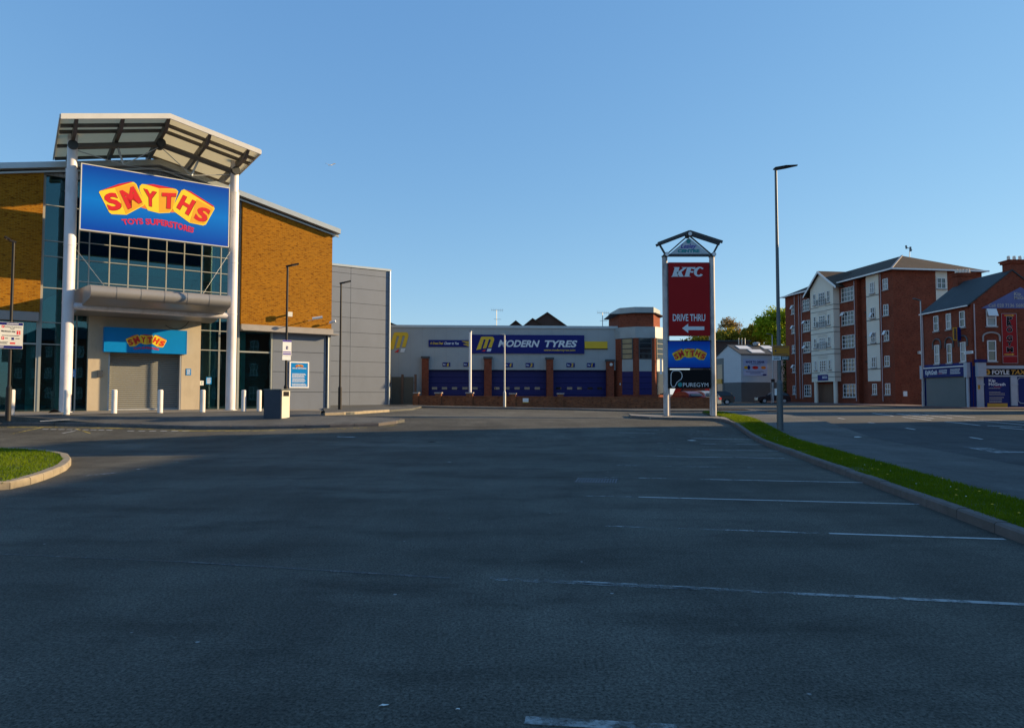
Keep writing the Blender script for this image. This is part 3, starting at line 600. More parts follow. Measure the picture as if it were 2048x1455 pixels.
# roof with fascia
rb = MB()
for s_, e_ in ((AL-0.4, RA), (RA, AR+0.35)):
    for o0, o1, dz in ((0.62, -16, 0.0),):
        rb.hexa([SF.P(a, zr(a)-0.20, o) for a, o in ((s_, o0), (e_, o0), (e_, o1), (s_, o1))], [SF.P(a, zr(a)+0.04, o) for a, o in ((s_, o0), (e_, o0), (e_, o1), (s_, o1))])
rb.build('roof', M['roofsheet'], store)
fb = MB()
for s_, e_ in ((AL-0.4, RA), (RA, AR+0.35)):
    fb.prism(SF, [(s_, zr(s_)-0.20), (e_, zr(e_)-0.20), (e_, zr(e_)+0.07), (s_, zr(s_)+0.07)], 0.625, 0.70)
    fb.prism(SF, [(s_, zr(s_)-0.36), (e_, zr(e_)-0.36), (e_, zr(e_)-0.27), (s_, zr(s_)-0.27)], 0.32, 0.42)
fb.build('fascia', M['fascia'], store)
# interior shell: back wall, side walls, floor
ib = MB(); ib.box(SF, AL, AR, 0.3, zw(AR), -15.8, -16); ib.box(SF, AL-.2, AL, 0.3, zw(AL), -15.8, 0.2); ib.box(SF, AR-.02, AR+.16, 0.3, zw(AR)-.02, -15.8, -0.16); ib.build('side_wall', M['cladding'], store)
ib = MB(); ib.box(SF, AL+.1, AR-.1, 0.5, 12.2, -3.6, -3.8); ib.box(SF, AL+.1, AR-.1, 0.4, 0.62, -0.1, -3.6)
for z in (4.95,): ib.box(SF, AL+.1, AR-.2, z, z+0.35, -0.9, -3.6)
ib.build('interior', M['darkinside'], store)
# glazing panes
aP0, aP1 = SF.hit(174, 700)[0], SF.hit(401, 700)[0]
zg0 = 0.60
gb = MB(); gb.box(SF, aG0+.02, aG1-.02, zg0, zgt+.02, -0.02, -0.035)
aL2 = SF.hit(543, 740)[0]
gb.box(SF, AL+.02, aG0-.02, zg0, zBL+.02, -0.05, -0.065); gb.box(SF, aG1+.02, aL2, zg0, zBR+.02, -0.05, -0.065)
gb.build('glazing', M['storeglass'], store)
mb = MB()
W2 = 0.045
tz = [SF.hit(105, y)[1] for y in (411, 482, 513, 576, 645, 688.5)]
cz = [SF.hit(257, y)[1] for y in (495, 529)]; cz = [cz[0], cz[1], cz[1]-1.05]; cz = [cz[0]+2.1, cz[0]+1.05]+cz
mxs = [SF.hit(x, 520)[0] for x in (157, 178, 219, 257, 296, 333, 368.5, 403.5, 442)]
for a in [aG0+.05, aG1-.05]: mb.box(SF, a-.05, a+.05, zg0, zgt, -.06, .06)
aC = mxs[0]
for a in mxs: mb.box(SF, a-.028, a+.028, 5.0, zgt, -.055, .045)
for a in (mxs[0], mxs[-1], SF.hit(437, 740)[0]): mb.box(SF, a-.03, a+.03, zg0, 5.0, -.055, .046)
for z in tz: mb.box(SF, aG0+.1, aC-.028, z-W2/2, z+W2/2, -.05, .035)
for z in cz: mb.box(SF, aC+.028, aG1-.1, z-W2/2, z+W2/2, -.05, .035)
for z in (SF.hit(420, 661)[1], SF.hit(420, 700)[1]): mb.box(SF, aP1, aG1-.1, z-W2/2, z+W2/2, -.05, .036)
z7 = SF.hit(500, 703.5)[1]; mb.box(SF, aG1+.02, aL2, z7-.04, z7+.04, -.08, .02); mb.box(SF, AL, aG0-.06, tz[5]-.04, tz[5]+.04, -.08, .02)
for a in (SF.hit(476, 740)[0], aL2-.03, SF.hit(73, 740)[0]): mb.box(SF, a-.05, a+.05, zg0, zBR-.02, -.08, .03)
mb.box(SF, AL, aG1, zg0-.2, zg0+.06, -.07, .05)
mb.build('glazing_frame', M['mullion'], store)
# things seen inside: inner shutters, pale posts, round display
si = MB(); zi = tz[5]
si.box(SF, AL+.1, aP0-.1, .62, zi, -.45, -.5); si.box(SF, aP1+.1, aL2-.1, .62, zi, -.45, -.5); si.build('inner_shutter', M['innershut'], store)
pb = MB()
for x0, x1, yt in ((52, 69, 645), (113, 127, 560), (422, 428, 480), (424, 431, 640), (478, 490, 665)):
    a0, a1, _, zz = SF.rect(x0, x1, yt, 800, -.3); pb.box(SF, a0, a1, .62, zz, -.28, -.42)
a0, z0 = SF.hit(160, 520, -.8); pb.box(SF, mxs[1], mxs[-1]+.8, cz[3]-.25, cz[3]+.1, -1.2, -1.6)
pb.build('inner_post', M['tealin'], store)
db = MB(); ac, zc = SF.hit(123, 626, -.6); R = 0.90
for r0, r1, d in ((0, .3, .30), (.3, .36, .22), (.36, .62, .26), (.62, .68, .17), (.68, .98, .2), (.98, 1.0, .12)):
    n = 32
    for i in range(n):
        t0, t1 = 2*math.pi*i/n, 2*math.pi*(i+1)/n
        db.quad(*[SF.P(ac+R*r*math.cos(t), zc+R*r*math.sin(t), -.7+d*(1-r*.5)) for r, t in ((r0+.001, t0), (r1, t0), (r1, t1), (r0+.001, t1))])
db.build('round_display', M['tealin'], store)
# soffit beams under the brick
bb = MB(); bb.box(SF, AL, aG0-.03, zBL-.42, zBL-.004, .34, -.1); bb.box(SF, aG1+.03, AR+.1, zBR-.28, zBR-.004, .34, -.1); bb.box(SF, aG1+.03, AR+.35, zBR-.36, zBR-.30, .62, -.1)
bb.build('ledge', M['soffit'], store)
# grey composite panels at the right
a0, a1 = SF.hit(548, 740)[0], SF.hit(651, 740)[0]
gp = MB(); gp.box(SF, aL2, a1+.02, 0.45, zBR-.3, -.02, -.2)
zz = [0.5]+[SF.hit(600, y)[1] for y in (783.5, 743.8, 704.5)]+[zBR-.31]
for i in range(4): gp.box(SF, a0-.1, a1, zz[i]+.012, zz[i+1]-.012, -.03, .06)
gp.build('wall_panel', M['cladding'], store)
MB().box(SF, aL2-.06, a0-.12, .5, zBR-.3, -.03, .08).build('panel_trim', M['mullion'], store)
d = MB(); d.cyl(SF.P(a1+.1, .6, .12), SF.P(a1+.1, zBR-.36, .12), .05); d.box(SF, a1+.2, AR-.02, .5, zBR-.36, -.02, .05); d.build('downpipe', M['fascia'], store, smooth=False)
# portal
x_l, x_r = 178, 400
PO = 0.5
pa0, pa1 = SF.hit(175, 760, PO)[0], SF.hit(400, 760, PO)[0]
zpt = SF.hit(300, 626, PO)[1]
oa0, oa1, _, ozt = SF.rect(215.5, 362, 705, 821, PO)
po = MB(); po.box(SF, pa0, oa0, .5, zpt, 0, PO); po.box(SF, oa1, pa1, .5, zpt, 0, PO); po.box(SF, oa0, oa1, ozt, zpt, 0, PO)
po.build('entrance_portal', M['render'], store)
sh = MB().box(SF, oa0, oa1, .5, ozt, .0, .05).build('roller_shutter', M['shutter'], store)
MB().box(SF, oa0, oa0+.07, .5, ozt, .052, PO-.01).box(SF, oa1-.07, oa1, .5, ozt, .052, PO-.01).box(SF, oa0+.07, oa1-.07, .5, .86, .052, .12).build('shutter_guide', M['galv'], sh)
MB().box(SF, pa0-.06, pa1+.05, zpt+.002, zpt+.09, -.02, PO+.08).build('portal_flashing', M['steel'], store)
# entrance canopy with rounded nose
cL = SF.hit(183, 580, 4.6)[0]; cR = SF.hit(461, 600, 4.6)[0]
zt = SF.hit(183, 568, 4.6)[1]; zl = SF.hit(183, 595, 4.6)[1]; r = (zt-zl)/2
prof = [(0.1, zt+.15), (4.4, zt)]+[(4.4+r*math.sin(t), zl+r+r*math.cos(t)) for t in [math.pi*i/10 for i in range(1, 10)]]+[(4.4, zl), (3.9, zl-.05), (1.1, zl-.38), (0.1, zl-.38)]
A_ = [SF.P(cL-.55*(1-o/4.9), z, o) for o, z in prof]; B_ = [SF.P(cR+.12*(1-o/4.9), z, o) for o, z in prof]
ec = MB().hexa(A_, B_).build('entrance_canopy', M['silver'], store, smooth=True)
eb = MB()
for i in range(1, 6):
    a = cL+(cR-cL)*i/6
    q = [SF.P(a, z, o) for o, z in [(4.2, zt+.014)]+[(4.4+(r+.006)*math.sin(t), zl+r+(r+.006)*math.cos(t)) for t in [math.pi*j/8 for j in range(0, 9)]]]
    eb.tube(q, .006, n=4)
eb.build('panel_seam', M['joint'], ec)
# columns
OC = 2.8
col = []
for x in (130, 460.5):
    a = SF.hit(x, 820, OC)[0]; b_ = SF.P(a, 0, OC); zb = zp(b_.x, b_.y); zt_ = SF.hit(x+13, 300 if x < 200 else 352, OC)[1]
    c = MB(); c.cyl((b_.x, b_.y, zb-.05), (b_.x, b_.y, zt_-.9), .235, n=28); c.cyl((b_.x, b_.y, zt_-.95), (b_.x, b_.y, zt_+.9), .20, n=24)
    co_ = c.build('column', M['column'], store, smooth=True); col.append((a, zt_))
    g = MB()
    for z in (zt_-.9, zt_-1.9, 5.6, 8.2): g.cyl((b_.x, b_.y, z-.02), (b_.x, b_.y, z+.02), .247, n=28)
    g.build('column_collar', M['column'], co_, smooth=True)
    MB().cyl((b_.x, b_.y, zb), (b_.x, b_.y, zb+.03), .34, n=20).build('base_plate', M['galv'], co_)
zb_ = SF.hit(150, 612, OC)[1]
MB().cyl(SF.P(col[0][0]+.2, zb_, OC), SF.P(col[1][0]-.2, zb_, OC), .16, n=20).build('tie_beam', M['column'], store, smooth=True)
# high canopy: two tilted decks, rafters, purlins, tube and tie rods
hc = None
O1, O0 = 5.3, -1.0
eL, eR = SF.hit(122, 229, O1), SF.hit(521, 301, O1); rg = SF.hit(340, 229, O1)
def zc_(a): return (eL[1]+(rg[1]-eL[1])*(a-eL[0])/(rg[0]-eL[0])) if a < rg[0] else (rg[1]+(eR[1]-rg[1])*(a-rg[0])/(eR[0]-rg[0]))
dk = MB()
for s_, e_ in ((eL[0], rg[0]), (rg[0], eR[0])):
    dk.hexa([SF.P(a, zc_(a)-.10, o) for a, o in ((s_, O1), (e_, O1), (e_, O0), (s_, O0))], [SF.P(a, zc_(a)-.02, o) for a, o in ((s_, O1), (e_, O1), (e_, O0), (s_, O0))])
hc = dk.build('high_canopy', M['deck'], store)
eg = MB()
for s_, e_ in ((eL[0], rg[0]), (rg[0], eR[0])):
    eg.prism(SF, [(s_, zc_(s_)-.20), (e_, zc_(e_)-.20), (e_, zc_(e_)+.03), (s_, zc_(s_)+.03)], O1+.002, O1+.06)
for a, k in ((eL[0], -1), (eR[0], 1)): eg.hexa([SF.P(a+k*.002, zc_(a)-.16, O1), SF.P(a+k*.002, zc_(a)-.16, O0), SF.P(a+k*.002, zc_(a)+.02, O0), SF.P(a+k*.002, zc_(a)+.02, O1)], [SF.P(a+k*.05, zc_(a)-.16, O1), SF.P(a+k*.05, zc_(a)-.16, O0), SF.P(a+k*.05, zc_(a)+.02, O0), SF.P(a+k*.05, zc_(a)+.02, O1)])
eg.build('edge_trim', M['edge'], hc)
for x, y in ((153.7, 238), (247, 238), (339, 238), (421.8, 270), (498.7, 300)):
    a = SF.hit(x, y, O1)[0]
    MB().hexa([SF.P(a-.07, zc_(a)-.45, o) for o in (O1-.7, O0-.2)]+[SF.P(a-.07, zc_(a)-.115, o) for o in (O0-.2, O1-.1)], [SF.P(a+.07, zc_(a)-.45, o) for o in (O1-.7, O0-.2)]+[SF.P(a+.07, zc_(a)-.115, o) for o in (O0-.2, O1-.1)]).build('rafter', M['steel'], hc)
for o in (4.45, 3.6, 1.5, -0.6):
    p = MB()
    for s_, e_ in ((eL[0]+.02, rg[0]), (rg[0], eR[0]-.02)): p.hexa([SF.P(a, zc_(a)-.24, q) for a, q in ((s_, o), (e_, o), (e_, o-.16), (s_, o-.16))], [SF.P(a, zc_(a)-.11, q) for a, q in ((s_, o), (e_, o), (e_, o-.16), (s_, o-.16))])
    p.build('purlin', M['steel'], hc)
tb = MB(); zt2 = lambda a: zc_(a)-.62
tl, tr = col[0][0]-.05, col[1][0]+.05
tb.cyl(SF.P(tl, zt2(tl), OC), SF.P(rg[0], zt2(rg[0]), OC), .14, n=16); tb.cyl(SF.P(rg[0], zt2(rg[0]), OC), SF.P(tr, zt2(tr), OC), .14, n=16)
tb.build('roof_tube', M['steel'], hc, smooth=True)
cp = MB()
for a in (tl+.05, rg[0], tr-.05): cp.cyl(SF.P(a, zt2(a), OC-.3), SF.P(a, zt2(a), OC+.35), .20, n=18)
cp.build('tube_cap', M['totemframe'], hc)
nL, nR = SF.hit(247, 330, OC), SF.hit(383, 351, OC)
rd = MB()
for P_, (s_, e_) in ((nL, (tl, rg[0])), (nR, (rg[0], tr))):
    rd.cyl(SF.P(s_, zt2(s_)-.1, OC), SF.P(*P_, OC), .022, n=6); rd.cyl(SF.P(e_, zt2(e_)-.1, OC), SF.P(*P_, OC), .022, n=6)
    m_ = (s_+e_)/2; rd.cyl(SF.P(m_, zt2(m_), OC), SF.P(*P_, OC), .05, n=8)
rd.cyl(SF.P(*nL, OC), SF.P(*nR, OC), .012, n=6)
rd.build('tie_rod', M['galv'], hc)
MB().tube([SF.P(col[0][0]+.2, zt2(tl)-4.6, OC+.2), SF.P(cL+.6, zt+.1, 3.4)], .007, 5).tube([SF.P(col[1][0]-.2, 8.7, OC+.2), SF.P(cR-1.0, zt+.1, 3.4)], .007, 5).build('stay_cable', M['galv'], store)
wp = [SF.hit(x, y, PO+.03) for x, y in ((331, 650), (338, 655), (350, 658), (362, 656.5), (372, 650), (379, 641))]
MB().tube([SF.P(*w, PO+.03) for w in wp], .012, 5).build('loose_cable', M['black'], store)
MB().box(SF, *SF.rect(195, 204.5, 740, 753, PO), PO, PO+.12).build('keypad_box', M['bin'], store)

# big sign between the columns
OS = 3.3
sa0 = SF.hit(160.5, 395, OS)[0]; sa1 = SF.hit(459, 430, OS)[0]
sz1 = (SF.hit(163, 328.5, OS)[1]+SF.hit(460, 373, OS)[1])/2; sz0 = (SF.hit(158, 462, OS)[1]+SF.hit(458, 492, OS)[1])/2
def board(name, label, fr, a0, a1, z0, z1, o0, o1, mface, mframe, fw=.05, cat='sign', group=None):
    t = thing(name, fr.P((a0+a1)/2, z0, o0), label, cat, group)
    MB().box(fr, a0+fw, a1-fw, z0+fw, z1-fw, o0+.002, o1-.008).build('panel', mface, t)
    f = MB(); f.box(fr, a0, a1, z0, z0+fw, o0, o1); f.box(fr, a0, a1, z1-fw, z1, o0, o1); f.box(fr, a0, a0+fw, z0+fw, z1-fw, o0, o1); f.box(fr, a1-fw, a1, z0+fw, z1-fw, o0, o1)
    f.build('frame', mframe, t); return t
bsn = board('shop_sign', 'huge blue sign with yellow block lettering hung between two tall white columns', SF, sa0, sa1, sz0, sz1, OS-.25, OS, M['signblue'], M['offwhite'], .04)
# logo traced once on the big sign, then reused
def LP(x, y):
    a, z = SF.hit(150+x/6.206, 320+y/6.206, OS); return a, z
cx_, cz_l = LP(1015, 520); x0_ = LP(297, 400)[0]; x1_ = LP(1732, 600)[0]; LW = x1_-x0_; cxm = (x0_+x1_)/2
def lp(x, y):
    a, z = LP(x, y); return (a-cxm)/LW, (z-cz_l)/LW
LG = dict(
 c1=[(297, 400), (310, 382), (700, 273), (732, 275), (762, 300), (865, 540), (860, 562), (640, 680), (455, 672), (425, 650)],
 c1r=[(500, 350), (700, 293), (745, 300), (850, 550), (640, 668), (632, 665)], c1t=[(312, 383), (540, 298), (700, 268), (712, 277), (500, 340)],
 c2=[(802, 325), (830, 298), (905, 305), (1255, 362), (1282, 390), (1215, 600), (1175, 655), (1045, 660), (905, 625), (865, 552), (800, 370)],
 c2r=[(1042, 355), (1250, 372), (1270, 392), (1207, 600), (1168, 646), (1042, 650)], c2t=[(880, 303), (975, 300), (1245, 356), (1040, 350)],
 e1=[(820, 590), (868, 552), (897, 610)], e2=[(1182, 650), (1215, 600), (1245, 648)],
 c3=[(1320, 378), (1355, 363), (1720, 576), (1733, 606), (1625, 800), (1590, 813), (1420, 777), (1225, 635), (1210, 590)],
 c3r=[(1512, 488), (1700, 592), (1716, 612), (1605, 795), (1432, 770), (1428, 765)], c3t=[(1372, 370), (1440, 392), (1728, 575), (1715, 585)])
LL = (('S', (345, 428), (505, 392), (600, 602), (428, 640)), ('M', (550, 385), (725, 325), (832, 520), (655, 612)), ('Y', (850, 352), (1015, 396), (1005, 590), (868, 560)), ('T', (1080, 405), (1254, 412), (1245, 606), (1072, 600)), ('H', (1345, 432), (1502, 512), (1405, 690), (1258, 590)), ('S', (1540, 570), (1692, 615), (1622, 780), (1465, 735)))
TT = [(572, 733), (810, 722), (1060, 735), (1290, 778), (1482, 842)]; TB = [(600, 803), (820, 797), (1070, 812), (1285, 860), (1468, 905)]
def plerp(P, u):
    k = min(len(P)-2, int(u*(len(P)-1))); f = u*(len(P)-1)-k; return (P[k][0]*(1-f)+P[k+1][0]*f, P[k][1]*(1-f)+P[k+1][1]*f)
LGn = {k: [lp(*p) for p in v] for k, v in LG.items()}; LLn = [(q[0],)+tuple(lp(*p) for p in q[1:]) for q in LL]; TTn = [lp(*p) for p in TT]; TBn = [lp(*p) for p in TB]
def logo(parent, fr, ac, zc, w, o, sub=True):
    T = lambda p: (ac+p[0]*w, zc+p[1]*w)
    def pl(keys, m, name, do):
        mb = MB()
        for k in keys: poly(fr, [T(p) for p in LGn[k]], o+do, mb)
        mb.build(name, m, parent)
    k = 0.003
    pl(('e1', 'e2'), M['amber'], 'block_shadow', k); pl(('c2',), M['yellow'], 'letter_block', 2*k); pl(('c1', 'c3'), M['yellow'], 'letter_block', 3*k)
    pl(('c2r',), M['orange'], 'block_side', 2.5*k); pl(('c1r', 'c3r'), M['orange'], 'block_side', 4*k); pl(('c2t',), M['red'], 'block_top', 2.6*k); pl(('c1t', 'c3t'), M['red'], 'block_top', 4*k)
    for mt, do, sx, nm_ in ((M['black'], 5*k, 0.006, 'letter_shadow'), (M['red'], 6*k, 0, 'lettering')):
        mb = MB()
        for ch, tl_, tr_, br_, bl_ in LLn:
            def wf(u, v, tl_=tl_, tr_=tr_, br_=br_, bl_=bl_):
                top = (tl_[0]+(tr_[0]-tl_[0])*u, tl_[1]+(tr_[1]-tl_[1])*u); bo = (bl_[0]+(br_[0]-bl_[0])*u, bl_[1]+(br_[1]-bl_[1])*u)
                return T((bo[0]+(top[0]-bo[0])*v+sx*.5, bo[1]+(top[1]-bo[1])*v-sx*.4))
            text(ch, None, None, fr, 0, 1, 0, 1, o+do, bold=0.045, warp=wf, mb=mb)
        mb.build(nm_, mt, parent)
    if sub:
        def wf(u, v): b0, t0 = plerp(TBn, u), plerp(TTn, u); return T((b0[0]+(t0[0]-b0[0])*v, b0[1]+(t0[1]-b0[1])*v))
        text('TOYS SUPERSTORES', M['crimson'], parent, fr, 0, 1, 0, 1, o+3*k, bold=0.04, warp=wf)
logo(bsn, SF, cxm, cz_l, LW, OS-.008)
# sign over the door
da0, da1, dz0, dz1 = SF.rect(208, 374, 657, 705.5, 1.0)
ds = board('shop_sign', 'bright blue box sign with yellow block lettering over the roller shutter', SF, da0, da1, dz0, dz1, PO, 1.0, M['signcyan'], M['signcyan'], .03)
la, lz = SF.hit(293, 681, 1.0); logo(ds, SF, la, lz, SF.hit(334, 681, 1.0)[0]-SF.hit(252, 681, 1.0)[0], 0.992)
# poster board on the grey panels
pa = SF.rect(579, 618, 723, 775.5, .12)
pn = board('poster_board', 'blue notice poster in a white frame on the grey panelled wall', SF, *pa, .06, .12, M['signcyan'], M['white'], .07, 'poster')
ac_ = (pa[0]+pa[1])/2; pw = pa[1]-pa[0]; ph = pa[3]-pa[2]
logo(pn, SF, ac_, pa[3]-.2*ph+.06, pw*.42, .113, False)
mb = MB()
text('SOCIAL DISTANCING', None, None, SF, ac_-pw*.35, ac_+pw*.35, pa[3]-.27*ph, pa[3]-.235*ph, .1155, bold=.05, mb=mb)
for f0, f1, n in ((.44, .60, 4), (.62, .78, 4), (.82, .93, 3)): bars(mb, SF, ac_-pw*.38, ac_+pw*.38, pa[3]-f1*ph, pa[3]-f0*ph, n, .1155)
mb.build('lettering', M['white'], pn)
def small_notice(label, fr, x0, x1, y0, y1, o, m, cat='notice', ink=None):
    r_ = fr.rect(x0, x1, y0, y1, o); t = thing('notice', fr.P((r_[0]+r_[1])/2, r_[2], o), label, cat)
    MB().box(fr, *r_, o, o+.02).build('panel', m, t)
    mb = MB(); bars(mb, fr, r_[0]+.03, r_[1]-.03, r_[2]+.03, r_[3]-.03, 5, o+.022); mb.build('print', ink or M['white'], t); return t
small_notice('small blue notice on the beige pier right of the shutter', SF, 372, 382, 737, 750, PO, M['signcyan'])
small_notice('small white notice beside the glass right of the beige pier', SF, 400, 407, 761, 770, .3, M['white'], ink=M['teal'])
small_notice('teal opening hours poster behind the glass between portal and right column', SF, 412, 423, 754, 768, .03, M['signcyan'])
small_notice('small teal poster in the window beside the left column', SF, 143, 151, 738, 754, .03, M['signcyan'])
# flood light box and cctv cameras on the brick
a_, z_ = SF.hit(580, 628, .8)
t = thing('floodlight', SF.P(a_, z_, .3), 'small pale floodlight box on a bracket on the buff brick wall', 'light')
MB().box(SF, a_-.12, a_+.14, z_-.13, z_+.13, .66, .8).build('housing', M['offwhite'], t); MB().box(SF, a_-.04, a_+.04, z_-.04, z_+.04, .3, .66).build('bracket', M['steel'], t)
def cctv(label, x, y, o, k):
    a_, z_ = SF.hit(x, y, o); t = thing('security_camera', SF.P(a_, z_, .3), label, 'camera')
    MB().cyl(SF.P(a_-.05*k, z_+.02, o), SF.P(a_+.12*k, z_+.12, o+.2), .075, n=12).build('housing', M['white'], t, smooth=True); MB().cyl(SF.P(a_-.06, z_-.02, .3), SF.P(a_, z_, o), .02, n=6).build('arm', M['offwhite'], t)
cctv('white security camera on a long arm low on the buff brick wall', 630, 638, 1.2, 3.0)
cctv('white security camera at the right corner of the buff brick wall', 662, 646, .6, 1.6)

# ------------------------------------------------------------ warehouse
WF = Fr(tuple(sp(12, 48.7))[:2], (0.8086, 0.5884))
wa0, wa1 = WF.hit(600, 700)[0], WF.hit(778, 700)[0]
wz0, wz1 = WF.hit(663, 529)[1], WF.hit(778, 541)[1]
wh = thing('warehouse', WF.P(wa1, 0, 0), 'tall windowless grey panelled building between the brick store and the tyre depot', 'warehouse')
wt = lambda a: wz0+(wz1-wz0)*(a-WF.hit(663, 529)[0])/(wa1-WF.hit(663, 529)[0])
MB().prism(WF, [(wa0, .3), (wa1, .3), (wa1, wt(wa1)-.05), (wa0, wt(wa0)-.05)], -14, -.03).build('body', M['joint'], wh)
pm = MB(); av = WF.hit(700, 700)[0]; zs = [.5]+[WF.hit(776, 560+y/4.547)[1] for y in (1018, 880, 750, 618, 495, 365, 235, 105)]
zs.append(zs[-1]+1.09)
for (p, q) in ((wa0, av), (av, wa1)):
    for i in range(len(zs)):
        z0 = zs[i]+.012; z1 = zs[i+1]-.012 if i+1 < len(zs) else None
        if z1 is None: pm.prism(WF, [(p+.012, z0), (q-.012, z0), (q-.012, wt(q)-.1), (p+.012, wt(p)-.1)], -.03, .03)
        else: pm.box(WF, p+.012, q-.012, z0, min(z1, wt(p)-.12), -.03, .03)
pm.build('wall_panel', M['cladding'], wh)
MB().prism(WF, [(wa0, wt(wa0)-.06), (wa1+.1, wt(wa1)-.06), (wa1+.1, wt(wa1)+.1), (wa0, wt(wa0)+.1)], -14.1, .1).build('roof', M['fascia'], wh)
MB().cyl(WF.P(wa1-.02, .5, .1), WF.P(wa1-.02, wt(wa1)-.06, .1), .07).build('downpipe', M['fascia'], wh)

# ------------------------------------------------------------ bollards, bin, lamps
def bollard_make():
    t = thing('bollard', (0, 0, 0), '', 'bollard', 'white bollards along the store front')
    MB().cyl((0, 0, -.1), (0, 0, .97), .108, n=20).cyl((0, 0, .97), (0, 0, 1.0), .108, .08, n=20).build('post', M['bollard'], t, smooth=True)
    MB().cyl((0, 0, -.02), (0, 0, .012), .13, n=20).build('collar', M['kerb'], t)
    return t
bp = [(22.5, 830, 'white bollard behind the dark lamp post at the left edge'), (133, 829, 'white bollard at the foot of the tall left column'), (228, 826.5, 'white bollard before the left side of the roller shutter'), (320, 825.5, 'white bollard before the right side of the roller shutter'),
      (405, 824, 'white bollard in front of the beige right pier'), (487, 822.5, 'white bollard just right of the tall right column'), (518, 822, 'white bollard half hidden behind the litter bin')]
bo = bollard_make()
for i, (x, y, l) in enumerate(bp):
    p = G(x, y, zp)
    if i: dup(bo, p, l)
    else: first = (p, l)
bo.location = first[0]; bo['label'] = first[1]
p = G(545, 837, zp); bd = Vector((.98, -.196, 0)); BF = Fr((p.x, p.y), (.98, -.196)); z = p.z
t = thing('litter_bin', p, 'dark grey square litter bin with a cream side standing on the forecourt', 'bin')
MB().box(BF, -.40, .36, z-.05, z+1.14, 0, -.70).build('body', M['bin'], t, bevel=.012)
MB().box(BF, -.42, .39, z+1.145, z+1.19, .02, -.72).build('lid', M['lampgrey'], t, bevel=.01)
s = MB()
def sidebox(mb, o0, o1, z0, z1, a0, a1): mb.box(BF, a0, a1, z0, z1, o0, o1)
sidebox(s, -.05, -.65, z+.02, z+.90, .362, .375); sidebox(s, -.05, -.12, z+.905, z+1.12, .362, .385); sidebox(s, -.58, -.65, z+.905, z+1.12, .362, .385); sidebox(s, -.12, -.58, z+1.09, z+1.12, .362, .385); s.build('side_panel', M['bincream'], t)
s = MB(); sidebox(s, -.125, -.575, z+.91, z+1.085, .362, .372); s.build('opening', M['black'], t)
def lamp(label, x, y, hf, h, hd, r=.055, m='lamp', Y=None, group='lamp posts around the car park', tilt=.28, hl=.5):
    p = G(x, y, hf) if Y is None else Vector((atY(x, 700, Y).x, Y, hf(atY(x, 700, Y).x, Y)))
    t = thing('lamp_post', p, label, 'lamp post', group)
    MB().cyl(p+Vector((0, 0, -.1)), p+Vector((0, 0, 1.15)), r*1.75, n=16).cyl(p+Vector((0, 0, 1.15)), p+Vector((0, 0, 1.25)), r*1.75, r*1.05, n=16).build('base_sleeve', M[m], t, smooth=True)
    MB().cyl(p+Vector((0, 0, 1.2)), p+Vector((0, 0, h)), r*1.05, r*.85, n=14).build('pole', M[m], t, smooth=True)
    hv = Vector(hd).normalized(); T0_ = p+Vector((0, 0, h)); e = T0_+hv*hl+Vector((0, 0, hl*tilt))
    MB().bar(T0_-hv*.08+Vector((0, 0, -.02)), T0_+hv*.14+Vector((0, 0, .04)), .09, .09).bar(T0_+hv*.12+Vector((0, 0, .12*tilt)), e, .26, .07).build('lamp_head', M[m], t, bevel=.01)
    dn = Vector((0, 0, -.042)); MB().bar(T0_+hv*.2+Vector((0, 0, .2*tilt))+dn, e-hv*.06+dn-Vector((0, 0, .06*tilt)), .2, .006).build('lens', M['lens'], t)
    return t, p
l1, lpz = lamp('dark lamp post carrying a large parking notice at the left edge', 16, 836, zp, 6.75, (-.75, -.65, 0), tilt=.5, hl=.3)
lamp('dark lamp post with a disabled bay sign standing beside the poster board', 571, 822, zp, 6.85, (.9, .35, 0))
lamp('dark lamp post in front of the tall grey warehouse', 679.5, 818.5, lambda x, y: hz(x, y)+.1, 6.75, (.9, .35, 0))
lamp('pale thin lamp post in front of the long tyre depot sign', 1009, 700, hz, 5.35, (-.9, -.2, 0), .06, 'galv', 49.6, tilt=.1, hl=.35)
lamp('pale thin lamp post with small head by the rusty gates', 812, 700, hz, 6.0, (-.9, -.2, 0), .05, 'galv', 62, tilt=.1, hl=.4)
# parking notice on the left lamp post
PF = Fr((lpz.x, lpz.y), (.80, 0.60))
a0, a1, z0, z1 = PF.rect(-8, 46, 644, 697, .12)
t = thing('parking_sign', PF.P((a0+a1)/2, z0, .1), 'large white and navy parking notice on the lamp post at the left edge', 'sign')
MB().box(PF, a0, a1, z0, z1, .09, .11).build('panel', M['offwhite'], t, bevel=.004)
h = z1-z0; w = a1-a0
MB().box(PF, a0+.01, a1-.01, z1-.11*h, z1-.01, .1105, .113).box(PF, a0+.01, a1-.01, z0+.01, z0+.12*h, .1105, .113).build('header_band', M['navy'], t)
text('Parking Regulations', M['black'], t, PF, a0+.3*w, a1-.06*w, z1-.215*h, z1-.15*h, .114); text('Apply', M['black'], t, PF, a0+.52*w, a0+.68*w, z1-.28*h, z1-.22*h, .114)
text('Maximum stay', M['black'], t, PF, a0+.19*w, a0+.72*w, z1-.39*h, z1-.31*h, .114, bold=.03)
rr = MB(); rr.box(PF, a0+.76*w, a0+.90*w, z1-.46*h, z1-.31*h, .1105, .113); rr.box(PF, a0+.2*w, a0+.29*w, z1-.215*h, z1-.125*h, .1105, .113); rr.box(PF, a0+.2*w, a0+.30*w, z0+.34*h, z0+.45*h, .1105, .113); rr.box(PF, a0+.52*w, a0+.72*w, z0+.18*h, z0+.24*h, .1105, .113); rr.build('red_square', M['red'], t)
MB().box(PF, a0+.57*w, a0+.67*w, z0+.335*h, z0+.43*h, .1105, .113).build('blue_square', M['navy'], t)
